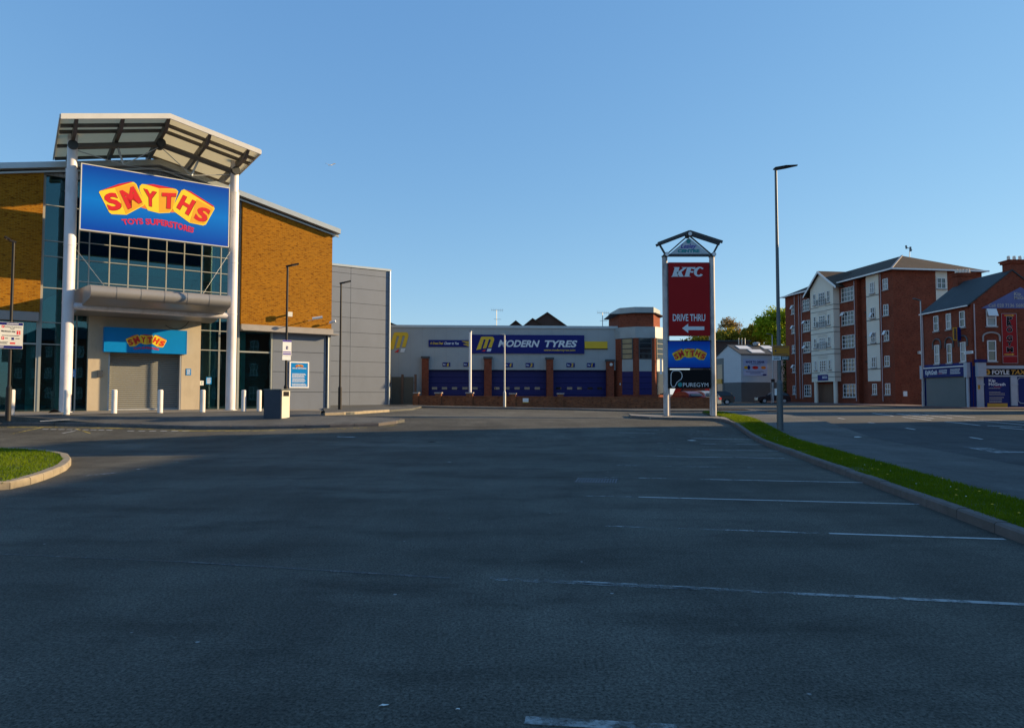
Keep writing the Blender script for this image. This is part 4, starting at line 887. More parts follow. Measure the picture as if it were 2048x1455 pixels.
mb = MB(); text('2', None, None, PF, a0+.80*w, a0+.86*w, z1-.44*h, z1-.34*h, .1135, mb=mb); text('P', None, None, PF, a0+.225*w, a0+.265*w, z1-.205*h, z1-.135*h, .1135, mb=mb); text('P', None, None, PF, a0+.225*w, a0+.27*w, z0+.355*h, z0+.435*h, .1135, mb=mb); bars(mb, PF, a0+.38*w, a0+.85*w, z1-.09*h, z1-.03*h, 1, .1135, .1); bars(mb, PF, a0+.05*w, a0+.35*w, z0+.03*h, z0+.1*h, 2, .1135); mb.build('lettering', M['white'], t)
mb = MB(); bars(mb, PF, a0+.19*w, a1-.1*w, z1-.53*h, z1-.48*h, 1, .1135); bars(mb, PF, a0+.32*w, a0+.48*w, z0+.36*h, z0+.42*h, 1, .1135); bars(mb, PF, a0+.72*w, a0+.92*w, z0+.36*h, z0+.42*h, 1, .1135); bars(mb, PF, a0+.1*w, a0+.45*w, z0+.17*h, z0+.27*h, 3, .1135); mb.build('small_print', M['bin'], t)
PF2 = Fr(tuple(G(571, 822, zp))[:2], (.80, .60))
a0, a1, z0, z1 = PF2.rect(565.5, 583, 680, 713, .12); w = a1-a0; h = z1-z0
t = thing('parking_sign', PF2.P((a0+a1)/2, z0, .1), 'narrow white sign with a blue wheelchair square on the lamp post by the bin', 'sign')
MB().box(PF2, a0, a1, z0+.05, z1, .09, .11).box(PF2, a0-.01, a1-.02, z0-.16, z0+.04, .09, .11).build('panel', M['white'], t)
MB().box(PF2, a0, a1, z1-.1*h, z1-.002, .1105, .113).box(PF2, a0+.02, a1-.02, z0+.12*h, z0+.2*h, .1105, .113).box(PF2, a0+.02, a1-.02, z0+.25*h, z0+.31*h, .1105, .113).build('band', M['purple'], t)
MB().box(PF2, a0+.38*w, a0+.62*w, z0+.45*h, z0+.64*h, .1105, .113).build('blue_square', M['navy'], t)
mb = MB(); cx2 = a0+.5*w; zz0 = z0+.47*h
mb.quad(*[PF2.P(cx2+q*w*.1, zz0+r_*h*.15, .1135) for q, r_ in ((-.3, 1), (0, 1), (.1, .55), (.6, .5), (.9, .05), (.6, 0), (.35, .35), (-.3, .35))]); mb.build('wheelchair_symbol', M['white'], t)
#PART3
# ------------------------------------------------------------ tyre depot
TF = Fr((0, 58.0), (1, 0.062))
tx = lambda x, y=740, o=0: TF.hit(x, y, o)[0]
tz_ = lambda y, x=1050, o=0: TF.hit(x, y, o)[1]
ta0, ta1 = tx(740), tx(1236)
roofz = tz_(654, 800), tz_(658, 1236)
td = thing('tyre_depot', (0, 58, 0), 'long low blue grey tyre workshop with blue doors and a brick corner tower', 'workshop')
zr_ = (roofz[0]+roofz[1])/2; zd = tz_(739.3)
MB().box(TF, ta0, ta1, zd, zr_, -10, 0).box(TF, ta0, tx(845), .3, zd-.001, -10, 0).build('wall', M['mtwall'], td)
MB().box(TF, ta0-.1, ta1, zr_+.002, zr_+.22, -10.1, .08).build('roof_edge', M['fascia'], td)
MB().box(TF, ta0+.2, ta1-.2, .3, zd-.01, -.9, -.8).build('lining', M['black'], td)
doors = [(856, 968), (983, 1093), (1106, 1214)]
for i, (x0, x1) in enumerate(doors):
    a0, a1 = tx(x0), tx(x1)
    d_ = MB().box(TF, a0, a1, .3, zd-.012, -.35, -.25).build('sectional_door', M['mtdoor'], td)
    wz = tz_(776)
    n = 5
    xs_ = ((869, 889, 909, 930, 950), (994, 1014, 1034.5, 1054.5, 1075), (1118, 1140, 1160, 1181, 1200))[i]
    for x in xs_:
        ac = tx(x); MB().box(TF, ac-.22, ac+.22, wz-.10, wz+.10, -.248, -.238).build('door_window', M['darkglass'], d_)
for x0, x1, top in ((843.5, 857, 717), (968.5, 983.5, 717.5), (1093.5, 1106.5, 718.5), (1214, 1228, 722)):
    a0, a1 = tx(x0, o=.45), tx(x1, o=.45); zt = tz_(top, o=.45)
    pr = MB().box(TF, a0, a1, .3, zt, 0, .45).build('brick_pier', M['redbrick'], td)
    MB().box(TF, a0-.07, a1+.07, zt+.002, zt+.18, 0, .53).build('pier_cap', M['totemframe'], pr)
# signs on the facade
def mlogo(parent, fr, a0, a1, z0, z1, o):
    w, h = a1-a0, z1-z0; T = lambda u, v: (a0+u*w, z0+v*h)
    g = MB()
    poly(fr, [T(u, v) for u, v in ((0, .10), (.27, .98), (.40, 1), (.90, 1), (.98, .93), (1, .82), (.85, .26), (.66, .26), (.82, .80), (.71, .84), (.55, .22), (.36, .20), (.53, .80), (.42, .82), (.26, .16))], o, g); g.build('emblem', M['gold'], parent)
    poly(fr, [T(u, v) for u, v in ((.30, .0), (.45, .12), (.53, .15), (.48, 0))], o).build('emblem_red', M['red'], parent); poly(fr, [T(u, v) for u, v in ((.58, 0), (.63, .19), (.85, .19), (.79, 0))], o).build('emblem_white', M['letter'], parent)
r_ = TF.rect(943, 1168.5, 669.5, 706.5, .12)
t = thing('shop_sign', TF.P((r_[0]+r_[1])/2, r_[2], .1), 'long navy sign with yellow emblem and white italic lettering on the tyre depot', 'sign')
MB().box(TF, *r_, .0, .12).build('panel', M['navy'], t)
mlogo(t, TF, *TF.rect(952.5, 988.5, 673, 702.5, .125), .128)
q = TF.rect(996, 1155.5, 680, 694, .125); k = q[0]+(q[1]-q[0])*.523
text('MODERN', M['letter'], t, TF, q[0], k, q[2], q[3], .128, .3, .035); text('TYRES', M['letter'], t, TF, k+.28, q[1], q[2], q[3], .128, .3, .035)
text('www.moderntyres.com', M['gold'], t, TF, *TF.rect(1087, 1151, 697.5, 703, .125), .128, .2, .02)
r_ = TF.rect(857, 942.5, 679.5, 693.5, .06)
t = thing('slogan_sign', TF.P((r_[0]+r_[1])/2, r_[2], .05), 'narrow navy strip sign with a slogan left of the white flagpole', 'sign')
MB().box(TF, *r_, .0, .06).build('panel', M['navy'], t)
text('A Great Deal', M['gold'], t, TF, *TF.rect(860, 886.5, 683.5, 688.5, .06), .065, .2, .03); text('Closer to You', M['letter'], t, TF, *TF.rect(888, 918, 683.5, 688.8, .06), .065, .2, .03)
mb = MB()
for x, y in ((923, 683), (929, 686), (926, 689), (932, 691.5)): r2 = TF.rect(x, 942, y-1, y+1, .06); poly(TF, [(r2[0]+.2, r2[2]), (r2[1], r2[2]), (r2[1], r2[3]), (r2[0], r2[3])], .065, mb)
mb.build('speed_stripe', M['gold'], t)
r_ = TF.rect(1169.5, 1215, 682.5, 696.5, .1)
t = thing('blank_sign', TF.P((r_[0]+r_[1])/2, r_[2], .1), 'plain yellow strip sign at the right end of the long navy sign', 'sign'); MB().box(TF, *r_, 0, .1).build('panel', M['gold'], t)
MB().box(TF, r_[0]-.02, r_[1]+.02, r_[2]-.05, r_[2]-.002, 0, .12).build('frame', M['black'], t)
r_ = TF.rect(777, 817, 664, 704, .1)
t = thing('emblem_sign', TF.P((r_[0]+r_[1])/2, r_[2], .1), 'big yellow italic m emblem on the wall beside the grey warehouse', 'sign')
mlogo(t, TF, *r_, .06)
for x0, x1, n_ in ((885, 900.5, '6'), (927, 943, '5'), (1009.5, 1025.5, '4'), (1051.5, 1067.5, '3'), (1133, 1149.5, '2'), (1174, 1190, '1')):
    r_ = TF.rect(x0, x1, 724.5 if x0 < 1000 else 725.5, 732.5 if x0 < 1000 else 733.8, .05); w = r_[1]-r_[0]; h = r_[3]-r_[2]
    t = thing('bay_sign', TF.P((r_[0]+r_[1])/2, r_[2], .05), 'small navy plate with yellow number %s above the blue doors' % n_, 'sign', 'bay number plates')
    MB().box(TF, *r_, 0, .05).build('panel', M['navy'], t)
    text('Bay', M['letter'], t, TF, r_[0]+.05*w, r_[0]+.45*w, r_[2]+.25*h, r_[2]+.68*h, .055, .2, .03); text(n_, M['gold'], t, TF, r_[0]+.52*w, r_[0]+(.88 if n_ != '1' else .72)*w, r_[2]+.08*h, r_[2]+.92*h, .055, .2, .04)
# tower: octagonal bay
tc = tx(1290); X = lambda x, o: tx(x, o=o)
foot = [(tx(1229), -0.2), (tx(1241, o=.6), .6), (tx(1271.5, o=1.5), 1.5), (tx(1310, o=1.5), 1.5), (tx(1332, o=.4), .4), (tx(1338), -4), (tx(1229), -4)]
def ring(pts, z0, z1, grow=0): 
    cx = sum(p[0] for p in pts)/len(pts); cy = sum(p[1] for p in pts)/len(pts)
    P_ = [(cx+(p[0]-cx)*(1+grow), cy+(p[1]-cy)*(1+grow)) for p in pts]
    return [TF.P(a, z0, o) for a, o in P_], [TF.P(a, z1, o) for a, o in P_]
zA, zB_ = tz_(789, 1290, 1.5), tz_(742, 1290, 1.5); zC, zD, zE = tz_(717.5, 1290, 1.5), tz_(675.5, 1290, 1.5), tz_(653, 1290, 1.5)
zF, zG = tz_(626, 1290, 1.5), tz_(613, 1290, 1.5)
MB().hexa(*ring(foot, .3, zD)).build('tower_wall', M['redbrick'], td)
MB().hexa(*ring(foot, zD+.002, zE, .03)).build('tower_band', M['mtgrey'], td)
f2 = [(a, o) for a, o in foot]
up = [(tx(1237), 0), (tx(1241, o=.5), .45), (tx(1271, o=1.3), 1.3), (tx(1308, o=1.3), 1.3), (tx(1330, o=.2), -1.2), (tx(1330), -4), (tx(1237), -4)]
MB().hexa(*ring(up, zE+.002, zF)).build('upper_wall', M['redbrick'], td)
MB().hexa(*ring(up, zF+.05, zG, .01)).build('parapet', M['mtgrey'], td)
bl_ = MB()
for a, o in ((foot[0][0], .2), (foot[4][0], .2)): pass
bl_.hexa(*ring([(tx(1221, o=.4), .4), (tx(1237, o=.6), .55), (tx(1270, o=1.5), 1.6), (tx(1312, o=1.5), 1.6), (tx(1335, o=0), -.8), (tx(1335), -3.8), (tx(1225), -3.8)], zF+.002, zF+.045)).build('brise_soleil', M['totemframe'], td)
def onface(i, f0, f1, z0, z1, m, name, par=td, o=.03, o0=-.02):
    A_, B_ = foot[i], foot[i+1]
    pa_, pb_ = TF.P(A_[0], 0, A_[1]), TF.P(B_[0], 0, B_[1]); d_ = (pb_-pa_); L = d_.length; f = Fr((pa_.x, pa_.y), (d_.x, d_.y))
    return MB().box(f, f0*L, f1*L, z0, z1, o0, o).build(name, m, par), f, L
for i, f0, f1 in ((1, .12, .82), (2, .18, .82), (3, .15, .9)):
    onface(i, f0, f1, zA, zB_-.02, M['mtdoor'] if i < 3 else M['darkglass'], 'blue_shutter' if i < 3 else 'window')
    onface(i, f0, f1, zB_, zC, M['mtgrey'], 'spandrel')
    w_, f, L = onface(i, f0, f1, zC+.02, zD-.02, M['blindglass'] if i == 1 else M['darkglass'], 'window')
    g = MB()
    for k in range(5): z = zC+.02+(zD-zC-.04)*k/4; g.box(f, f0*L, f1*L, z-.035, z+.035, .031, .06)
    for a in (f0*L, f1*L): g.box(f, a-.04, a+.04, zC+.06, zD-.06, .031, .058)
    g.build('frame', M['totemframe'], w_)
for x, y in ((1222, 728.5), (1242, 768)):
    a_, z_ = TF.hit(x, y, .5); t = MB().cyl(TF.P(a_, z_, .46), TF.P(a_, z_, .6), .13, n=12).build('bulkhead_light', M['offwhite'], td)
# dark roofs behind
def gable(name, label, x0, xa, x1, yb, ya, Y, m, dep=12, cat='building'):
    f = Fr((0, Y), (1, 0)); a0, z0 = f.hit(x0, yb); aa, za = f.hit(xa, ya); a1, _ = f.hit(x1, yb)
    t = thing(name, f.P(aa, .5, 0), label, cat, None)
    MB().prism(f, [(a0, .4), (a1, .4), (a1, z0-.1), (aa, za-.1), (a0, z0-.1)], -dep, 0).build('gable_wall', m, t)
    b_ = MB()
    for (p, q), (r2, s_) in (((a0-.25, z0-.22), (aa, za)), ((aa, za), (a1+.25, z0-.22))): b_.hexa([f.P(p, q-.1, .25), f.P(r2, s_-.1, .25), f.P(r2, s_-.1, -dep), f.P(p, q-.1, -dep)], [f.P(p, q, .25), f.P(r2, s_, .25), f.P(r2, s_, -dep), f.P(p, q, -dep)])
    b_.build('roof', M['tile'], t)
gable('industrial_building', 'tallest dark brown gable rising behind the tyre depot roof', 1035, 1094.5, 1150, 662, 624, 82, M['brownclad'])
gable('industrial_building', 'middle dark brown gable left of the tallest one behind the depot', 1038, 1065, 1100, 658, 636, 78, M['brownclad'], 3)
gable('industrial_building', 'smallest dark brown gable left of the others behind the depot', 1011, 1031.5, 1052, 657, 640.5, 76, M['brownclad'], 3)
f = Fr((0, 74), (1, 0)); r_ = f.rect(803, 991, 648.5, 670)
t = thing('industrial_building', f.P((r_[0]+r_[1])/2, .5, 0), 'long dark low roof peeping above the tyre depot between warehouse and aerial', 'building')
MB().box(f, r_[0]-.5, r_[1], .4, r_[3]-.5, -8, 0).build('wall', M['darkroof'], t)
MB().hexa([f.P(r_[0]-1.5, r_[3]-.5, .2), f.P(r_[1]+.1, r_[3]-.5, .2), f.P(r_[1]+.1, r_[3]-.5, -8), f.P(r_[0]-1.5, r_[3]-.5, -8)], [f.P(r_[0]+.2, r_[3], -1), f.P(r_[1], r_[3], -1), f.P(r_[1], r_[3], -7), f.P(r_[0]+.2, r_[3], -7)]).build('roof', M['darkroof'], t)
gable('house', 'brown pitched roof just beside the grey warehouse edge', 742, 777, 812, 655, 643, 90, M['brownclad'], 10, 'house')
def aerial(label, x, y0, y1, Y, w=.35, up=True):
    p, q = atY(x, y1, Y), atY(x, y0, Y); t = thing('tv_aerial', p, label, 'aerial')
    MB().cyl(p-Vector((0, 0, 1.2)), q, .035, n=6).build('mast', M['galv'], t)
    b_ = MB(); b_.bar(q-Vector((w, .2, .02)), q+Vector((w*1.3, .3, .02)), .03, .03)
    for k in range(7): c = q+Vector((-w+k*w*.36, -.2+k*.08, .02)); b_.bar(c-Vector((0, .02, .16)), c+Vector((0, .02, .16)), .012, .012, Vector((1, 0, 0)))
    b_.bar(q-Vector((w*.5, .1, (q.z-p.z)*.55)), q+Vector((w*.9, .1, -(q.z-p.z)*.55)), .025, .025)
    b_.build('antenna', M['lampgrey'], t)
aerial('tall thin tv aerial above the depot roof left of the brown gables', 993, 620, 653, 66, .5)
aerial('tv aerial on the depot roof just left of the brick tower', 1205, 625, 655, 62, .5)
# ------------------------------------------------------------ boundary wall, gates, flagpole
bw0 = Vector((atY(826, 700, 51.5).x, 51.5, 0)); bw1 = Vector((15.1, 50.3, 0)); BW = Fr((bw0.x, bw0.y), (bw1.x-bw0.x, bw1.y-bw0.y)); BL = (bw1-bw0).length
t = thing('boundary_wall', bw0+Vector((0, 0, .5)), 'low brown brick wall with capped pillars before the tyre depot', 'wall')
zt0 = BW.hit(900, 792)[1]; zt1 = BW.hit(1360, 796)[1]
MB().prism(BW, [(0, .2), (BL, .2), (BL, zt1), (0, zt0)], -.22, 0).build('brickwork', M['wallbrick'], t)
MB().prism(BW, [(-.02, zt0+.002), (BL, zt1+.002), (BL, zt1+.06), (-.02, zt0+.06)], -.25, .03).build('coping', M['wallbrick'], t)
for x0, x1, y in ((826.5, 838, 785.5), (869, 884, 785.5), (931, 947, 785.5), (1018, 1033, 787), (1113.5, 1128.5, 787)):
    a0, a1, _, z1 = BW.rect(x0+1.5, x1-1.5, y+1, 800)
    p_ = MB().box(BW, a0, a1, .2, z1, -.34, .12).build('pillar', M['wallbrick'], t)
    MB().box(BW, a0-.06, a1+.06, z1+.002, z1+.09, -.40, .18).build('cap', M['sill'], p_)
r_ = BW.rect(1045.5, 1057, 796, 803.5, .03)
t = thing('notice', BW.P((r_[0]+r_[1])/2, r_[2], 0), 'white notice with a yellow lower edge on the low brick wall', 'notice'); MB().box(BW, *r_, .001, .03).build('panel', M['white'], t); MB().box(BW, r_[0], r_[1], r_[2]-.05, r_[2]-.002, .001, .03).build('yellow_strip', M['gold'], t)
gf = Fr((0, 55.5), (1, 0)); g0, g1 = gf.hit(779, 780)[0], gf.hit(831, 780)[0]
t = thing('metal_gate', gf.P((g0+g1)/2, .6, 0), 'rusty palisade gates between the grey warehouse and the brick wall', 'gate')
zg = gf.hit(805, 752)[1]
for k in range(3): a = g0+(g1-g0)*k/2; MB().box(gf, a-.09, a+.09, .4, zg+.15, -.05, .12).build('gate_post', M['rustfence'], t)
pg = MB(); n = 22
for k in range(n):
    a = g0+.15+(g1-g0-.3)*(k+.5)/n; pg.prism(gf, [(a-.04, .65), (a+.04, .65), (a+.04, zg-.1), (a, zg), (a-.04, zg-.1)], .0, .02)
pg.build('pales', M['palisade'], t); MB().box(gf, g0, g1, zg-.55, zg-.48, -.04, -.001).box(gf, g0, g1, .95, 1.02, -.04, -.001).build('rails', M['rustfence'], t)
p = atY(940.5, 786, 52.3); q = atY(940.5, 664.5, 52.3)
t = thing('flagpole', Vector((p.x, p.y, .6)), 'bare white flagpole standing behind the brick wall pillar', 'pole')
MB().cyl((p.x, p.y, .5), (q.x, q.y, q.z), .10, n=16).build('pole', M['white'], t, smooth=True); MB().cyl((q.x+.05, q.y, q.z), (q.x+.05, q.y, q.z+.1), .08, n=10).build('finial', M['galv'], t)

# ------------------------------------------------------------ totem sign
TY = 32.0
XF = Fr((0, TY), (1, 0.0)); X2 = lambda x, y=700, o=0: XF.hit(x, y, o)[0]; Z2 = lambda y, x=1380, o=0: XF.hit(x, y, o)[1]
zb = hz(8, TY)+.115
tt = thing('totem_sign', (X2(1380), TY, zb), 'tall two-post roadside totem with red, blue and black boards under a gabled top', 'sign')
pz = Z2(514)
for x in (1332, 1427):
    a = X2(x, 780); MB().cyl(XF.P(a, zb-.1, 0), XF.P(a, pz, 0), .125, n=18).build('post', M['totempost'], tt, smooth=True)
    MB().cyl(XF.P(a, pz+.002, 0), XF.P(a, pz+.05, 0), .15, n=18).cyl(XF.P(a, zb, 0), XF.P(a, zb+.025, 0), .2, n=18).build('flange', M['totemframe'], tt)
s_ = MB()
for a in (X2(1332, 780)+.155, X2(1427, 780)-.155):
    s_.box(XF, a-.025, a+.025, zb+.05, Z2(526), -.03, .03)
s_.build('sign_rail', M['totempost'], tt)
aL_, aR_, aM_ = X2(1331.5, 510), X2(1424.5, 507), X2(1377, 470)
zN = Z2(510.5); zM = Z2(470)
tf = MB()
for o in (-.22, .22):
    tf.bar(XF.P(X2(1314, 489), Z2(489), o), XF.P(aM_, Z2(465), o), .09, .12); tf.bar(XF.P(aM_, Z2(465), o), XF.P(X2(1442, 486), Z2(486), o), .09, .12)
tf.build('roof_beam', M['totemframe'], tt)
tf = MB()
tf.bar(XF.P(X2(1319, 489), Z2(489), 0), XF.P(aL_, zN, 0), .08, .08); tf.bar(XF.P(X2(1437, 487), Z2(487), 0), XF.P(aR_, zN, 0), .08, .08)
tf.bar(XF.P(aL_, zN, 0), XF.P(aM_, zM, 0), .06, .06); tf.bar(XF.P(aR_, zN, 0), XF.P(aM_, zM, 0), .06, .06); tf.bar(XF.P(aL_, zN-.01, 0), XF.P(aR_, zN-.01, 0), .12, .10)
tf.build('strut', M['totemframe'], tt)
for a, z in ((aL_, zN), (aR_, zN), (aM_, zM)):
    MB().cyl(XF.P(a, z, -.28), XF.P(a, z, .28), .105, n=20).build('node', M['totemframe'], tt, smooth=True)
    MB().cyl(XF.P(a, z, .282), XF.P(a, z, .30), .085, n=20).build('node_cap', M['white'], tt)
pt = [(aL_+.16, zN+.05), (aR_-.16, zN+.05), (aM_, zM-.14)]
tp = MB().prism(XF, pt, -.05, .08).build('triangle_board', M['panelgrey'], tt)
ac, zc = XF.hit(1377, 482.5, .08); MB().cyl(XF.P(ac, zc, .081), XF.P(ac, zc, .086), .105, n=24).build('teal_disc', M['teal'], tp)
text('Lesley', M['purple'], tp, XF, *XF.rect(1360, 1394, 487.5, 499, .08), .09, .35, .02)
text('CENTRE', M['teal'], tp, XF, *XF.rect(1355, 1399, 498.5, 505, .08), .087, 0, .07)
def tboard(name, m, x0, x1, y0, y1, fm):
    r_ = XF.rect(x0, x1, y0, y1, .12); o = MB().box(XF, r_[0], r_[1], r_[2], r_[3], -.12, .12).build(name, m, tt, bevel=.008)
    return o, r_
b1, r1 = tboard('red_board', M['totemred'], 1337.5, 1419.5, 524.5, 671, None)
# KFC italic serif lettering
def T1(x, y, o=.125): return XF.hit(1305+x/10.393, 455+y/10.393, o)
mb = MB()
for P_ in ([(437, 822), (560, 822), (520, 1000), (553, 1020), (383, 1020), (412, 1000), (460, 842)], [(555, 905), (640, 842), (600, 822), (735, 822), (700, 842), (600, 925), (640, 1005), (668, 1020), (560, 1020), (500, 930)],
           [(715, 822), (895, 822), (872, 872), (805, 848), (790, 905), (855, 900), (838, 940), (780, 930), (760, 1000), (800, 1020), (640, 1020), (672, 1000), (718, 842)]):
    poly(XF, [T1(x, y) for x, y in P_], .127, mb)
mb.build('lettering', M['letter'], b1)
cpts = []
for i in range(15):
    th = math.radians(40+280*i/14); cpts.append((970+112*math.cos(th)-18*math.sin(th)*-1*-1, 917-103*math.sin(th), 975+52*math.cos(th), 915-70*math.sin(th)))
mb = MB()
for i in range(14):
    x0, y0, u0, v0 = cpts[i]; x1, y1, u1, v1 = cpts[i+1]; sk = lambda x, y: (x+(917-y)*.28, y)
    poly(XF, [T1(*sk(x0, y0)), T1(*sk(x1, y1)), T1(*sk(u1, v1)), T1(*sk(u0, v0))], .127, mb)
mb.build('lettering', M['letter'], b1)
text('DRIVE THRU', M['letter'], b1, XF, *XF.rect(1345.5, 1410.5, 628, 642, .12), .126, 0, .02)
a0, a1, z0, z1 = XF.rect(1364, 1408.5, 647, 665.5, .12); zm = (z0+z1)/2; h = (z1-z0)
poly(XF, [(a0, zm), (a0+.28*(a1-a0), z1), (a0+.28*(a1-a0), zm+.19*h), (a1, zm+.19*h), (a1, zm-.19*h), (a0+.28*(a1-a0), zm-.19*h), (a0+.28*(a1-a0), z0)], .127).build('arrow', M['letter'], b1)
b2, r2 = tboard('blue_board', M['signblue'], 1336.5, 1420.5, 682, 735, None)
fbb = MB()
for (p, q, r_, s_) in ((r2[0]-.03, r2[1]+.03, r2[2]-.035, r2[2]-.002), (r2[0]-.03, r2[1]+.03, r2[3]+.002, r2[3]+.035)): fbb.box(XF, p, q, r_, s_, -.13, .13)
fbb.build('board_edge', M['black'], b2)
ac, zc = XF.hit(1379, 708, .12); logo(b2, XF, ac, zc, X2(1413.5, 708, .12)-X2(1344, 708, .12), .122, False)
b3, r3 = tboard('black_board', M['black'], 1336, 1421.5, 739, 776.5, None)
def T3(x, y): return XF.hit(1325+x/13.227, 675+y/13.227, .12)
out = [(222, 1200), (222, 1000), (235, 930), (280, 882), (350, 872), (430, 875), (485, 910), (515, 970), (518, 1040), (490, 1100), (430, 1140), (385, 1175), (355, 1230), (335, 1275), (310, 1298), (280, 1302), (245, 1280), (228, 1240), (222, 1200)]
P_ = [XF.P(*T3(x, y), .13) for x, y in out]; MB().tube(P_, .017, 6).build('outline_emblem', M['letter'], b3)
ac, zc = T3(462, 1240); MB().cyl(XF.P(ac, zc, .121), XF.P(ac, zc, .13), .105, n=24).build('teal_disc', M['teal'], b3)
text('PUREGYM', M['letter'], b3, XF, *XF.rect(1366, 1416.5, 765.2, 773, .12), .127, 0, .0)
mb = MB()
for x in (1343, 1352, 1395): pass
MB().cyl(XF.P(X2(1330)-.2, Z2(748), 0), XF.P(X2(1330)-.2, Z2(717), 0), .05, n=8).build('tube_light', M['white'], tt)

# ------------------------------------------------------------ tall street lamp with yellow sign
p = G(1560.5, 858, lambda x, y: hz(x, y)+.12)
hl = (858-333)*p.y/F
t = thing('street_lamp', p, 'very tall dark street lamp rising from the grass verge', 'street lamp')
MB().cyl(p-Vector((0, 0, .1)), p+Vector((0, 0, 1.7)), .115, n=18).cyl(p+Vector((0, 0, 1.7)), p+Vector((0, 0, 1.8)), .115, .085, n=18).build('base_sleeve', M['lampgrey'], t, smooth=True)
MB().cyl(p+Vector((0, 0, 1.78)), p+Vector((0, 0, hl)), .075, .045, n=18).build('pole', M['lampgrey'], t, smooth=True)
top = p+Vector((0, 0, hl))
f_ = Fr((top.x, top.y), (.96, -.28))
MB().hexa([f_.P(a, top.z+z, -w) for a, z, w in ((-.10, .0, .05), (.02, -.03, .06), (.35, .02, .11), (.76, .07, .07), (.76, .085, .07), (.35, .09, .11), (-.02, .07, .06))], [f_.P(a, top.z+z, w) for a, z, w in ((-.10, .0, .05), (.02, -.03, .06), (.35, .02, .11), (.76, .07, .07), (.76, .085, .07), (.35, .09, .11), (-.02, .07, .06))]).build('lamp_head', M['lamp'], t)
MB().box(Fr((p.x, p.y), (1, 0)), -.17, -.115, p.z+1.25, p.z+1.5, -.05, .05).build('door_label', M['white'], t)
LF = Fr((p.x, p.y), (1, .05)); r_ = LF.rect(1545.5, 1579, 691, 711, .14)
t = thing('road_sign', LF.P((r_[0]+r_[1])/2, r_[2], .1), 'yellow sign with small white and green plates on the tall street lamp', 'sign')
MB().box(LF, *r_, .11, .13).build('yellow_panel', M['yellowsign'], t)
w = r_[1]-r_[0]; h = r_[3]-r_[2]
g = MB()
for q in ((r_[0]+.01, r_[1]-.01, r_[3]-.025, r_[3]-.015), (r_[0]+.01, r_[1]-.01, r_[2]+.015, r_[2]+.025)): g.box(LF, *q, .131, .133)
bars(g, LF, r_[0]+.08*w, r_[1]-.06*w, r_[3]-.24*h, r_[3]-.10*h, 1, .132, .05); bars(g, LF, r_[0]+.12*w, r_[1]-.1*w, r_[2]+.10*h, r_[2]+.22*h, 1, .132, .05)
g.cyl(LF.P(r_[0]+.17*w, r_[2]+.48*h, .131), LF.P(r_[0]+.17*w, r_[2]+.48*h, .134), .035, n=12)
g.build('print', M['bin'], t)
q_ = LF.rect(1545.5, 1562, 711.8, 720, .14); MB().box(LF, *q_, .11, .13).build('white_plate', M['letter'], t); q3 = LF.rect(1562.3, 1579, 711.8, 719.5, .14); MB().box(LF, *q3, .11, .13).build('green_plate', M['greensign'], t)
g = MB(); bars(g, LF, q_[0]+.03, q_[1]-.03, q_[2]+.02, q_[3]-.02, 2, .132, .1); g.build('print', M['black'], t); g = MB(); bars(g, LF, q3[0]+.03, q3[1]-.03, q3[2]+.02, q3[3]-.02, 2, .132, .1); g.build('print', M['letter'], t)
#PART4
# ------------------------------------------------------------ windows
def window(fr, par, a0, a1, z0, z1, cols, rows, o=0.0, fm=None, gm=None, sill=True, bar=.055, open_=None):
    w = MB().box(fr, a0, a1, z0, z1, o-.02, o+.015).build('window', gm or M[random.choice(['darkglass', 'darkglass', 'halfglass', 'netglass', 'halfglass'])], par)
    f = MB(); t = bar
    f.box(fr, a0, a1, z0, z0+t, o+.016, o+.07); f.box(fr, a0, a1, z1-t, z1, o+.016, o+.07)
    for i in range(cols+1): a = a0+(a1-a0)*i/cols; a = min(max(a, a0+t/2), a1-t/2); f.box(fr, a-t/2, a+t/2, z0+t, z1-t, o+.016, o+.068)
    for j in range(1, rows): z = z0+(z1-z0)*j/rows; f.box(fr, a0+t, a1-t, z-t/2, z+t/2, o+.017, o+.064)
    if open_ is not None:
        c, r = open_; b0, b1 = a0+(a1-a0)*c/cols, a0+(a1-a0)*(c+1)/cols; y1 = z0+(z1-z0)*(r+1)/rows; y0 = z0+(z1-z0)*r/rows; k = .32
        f.hexa([fr.P(b0, y0+.1, o+k), fr.P(b1, y0+.1, o+k), fr.P(b1, y1, o+.08), fr.P(b0, y1, o+.08)], [fr.P(b0, y0+.13, o+k+.03), fr.P(b1, y0+.13, o+k+.03), fr.P(b1, y1+.03, o+.11), fr.P(b0, y1+.03, o+.11)])
    f.build('frame', fm or M['upvc'], w)
    if sill: MB().box(fr, a0-.08, a1+.08, z0-.12, z0-.002, o-.01, o+.14).build('sill', M['sill'], w)
    return w
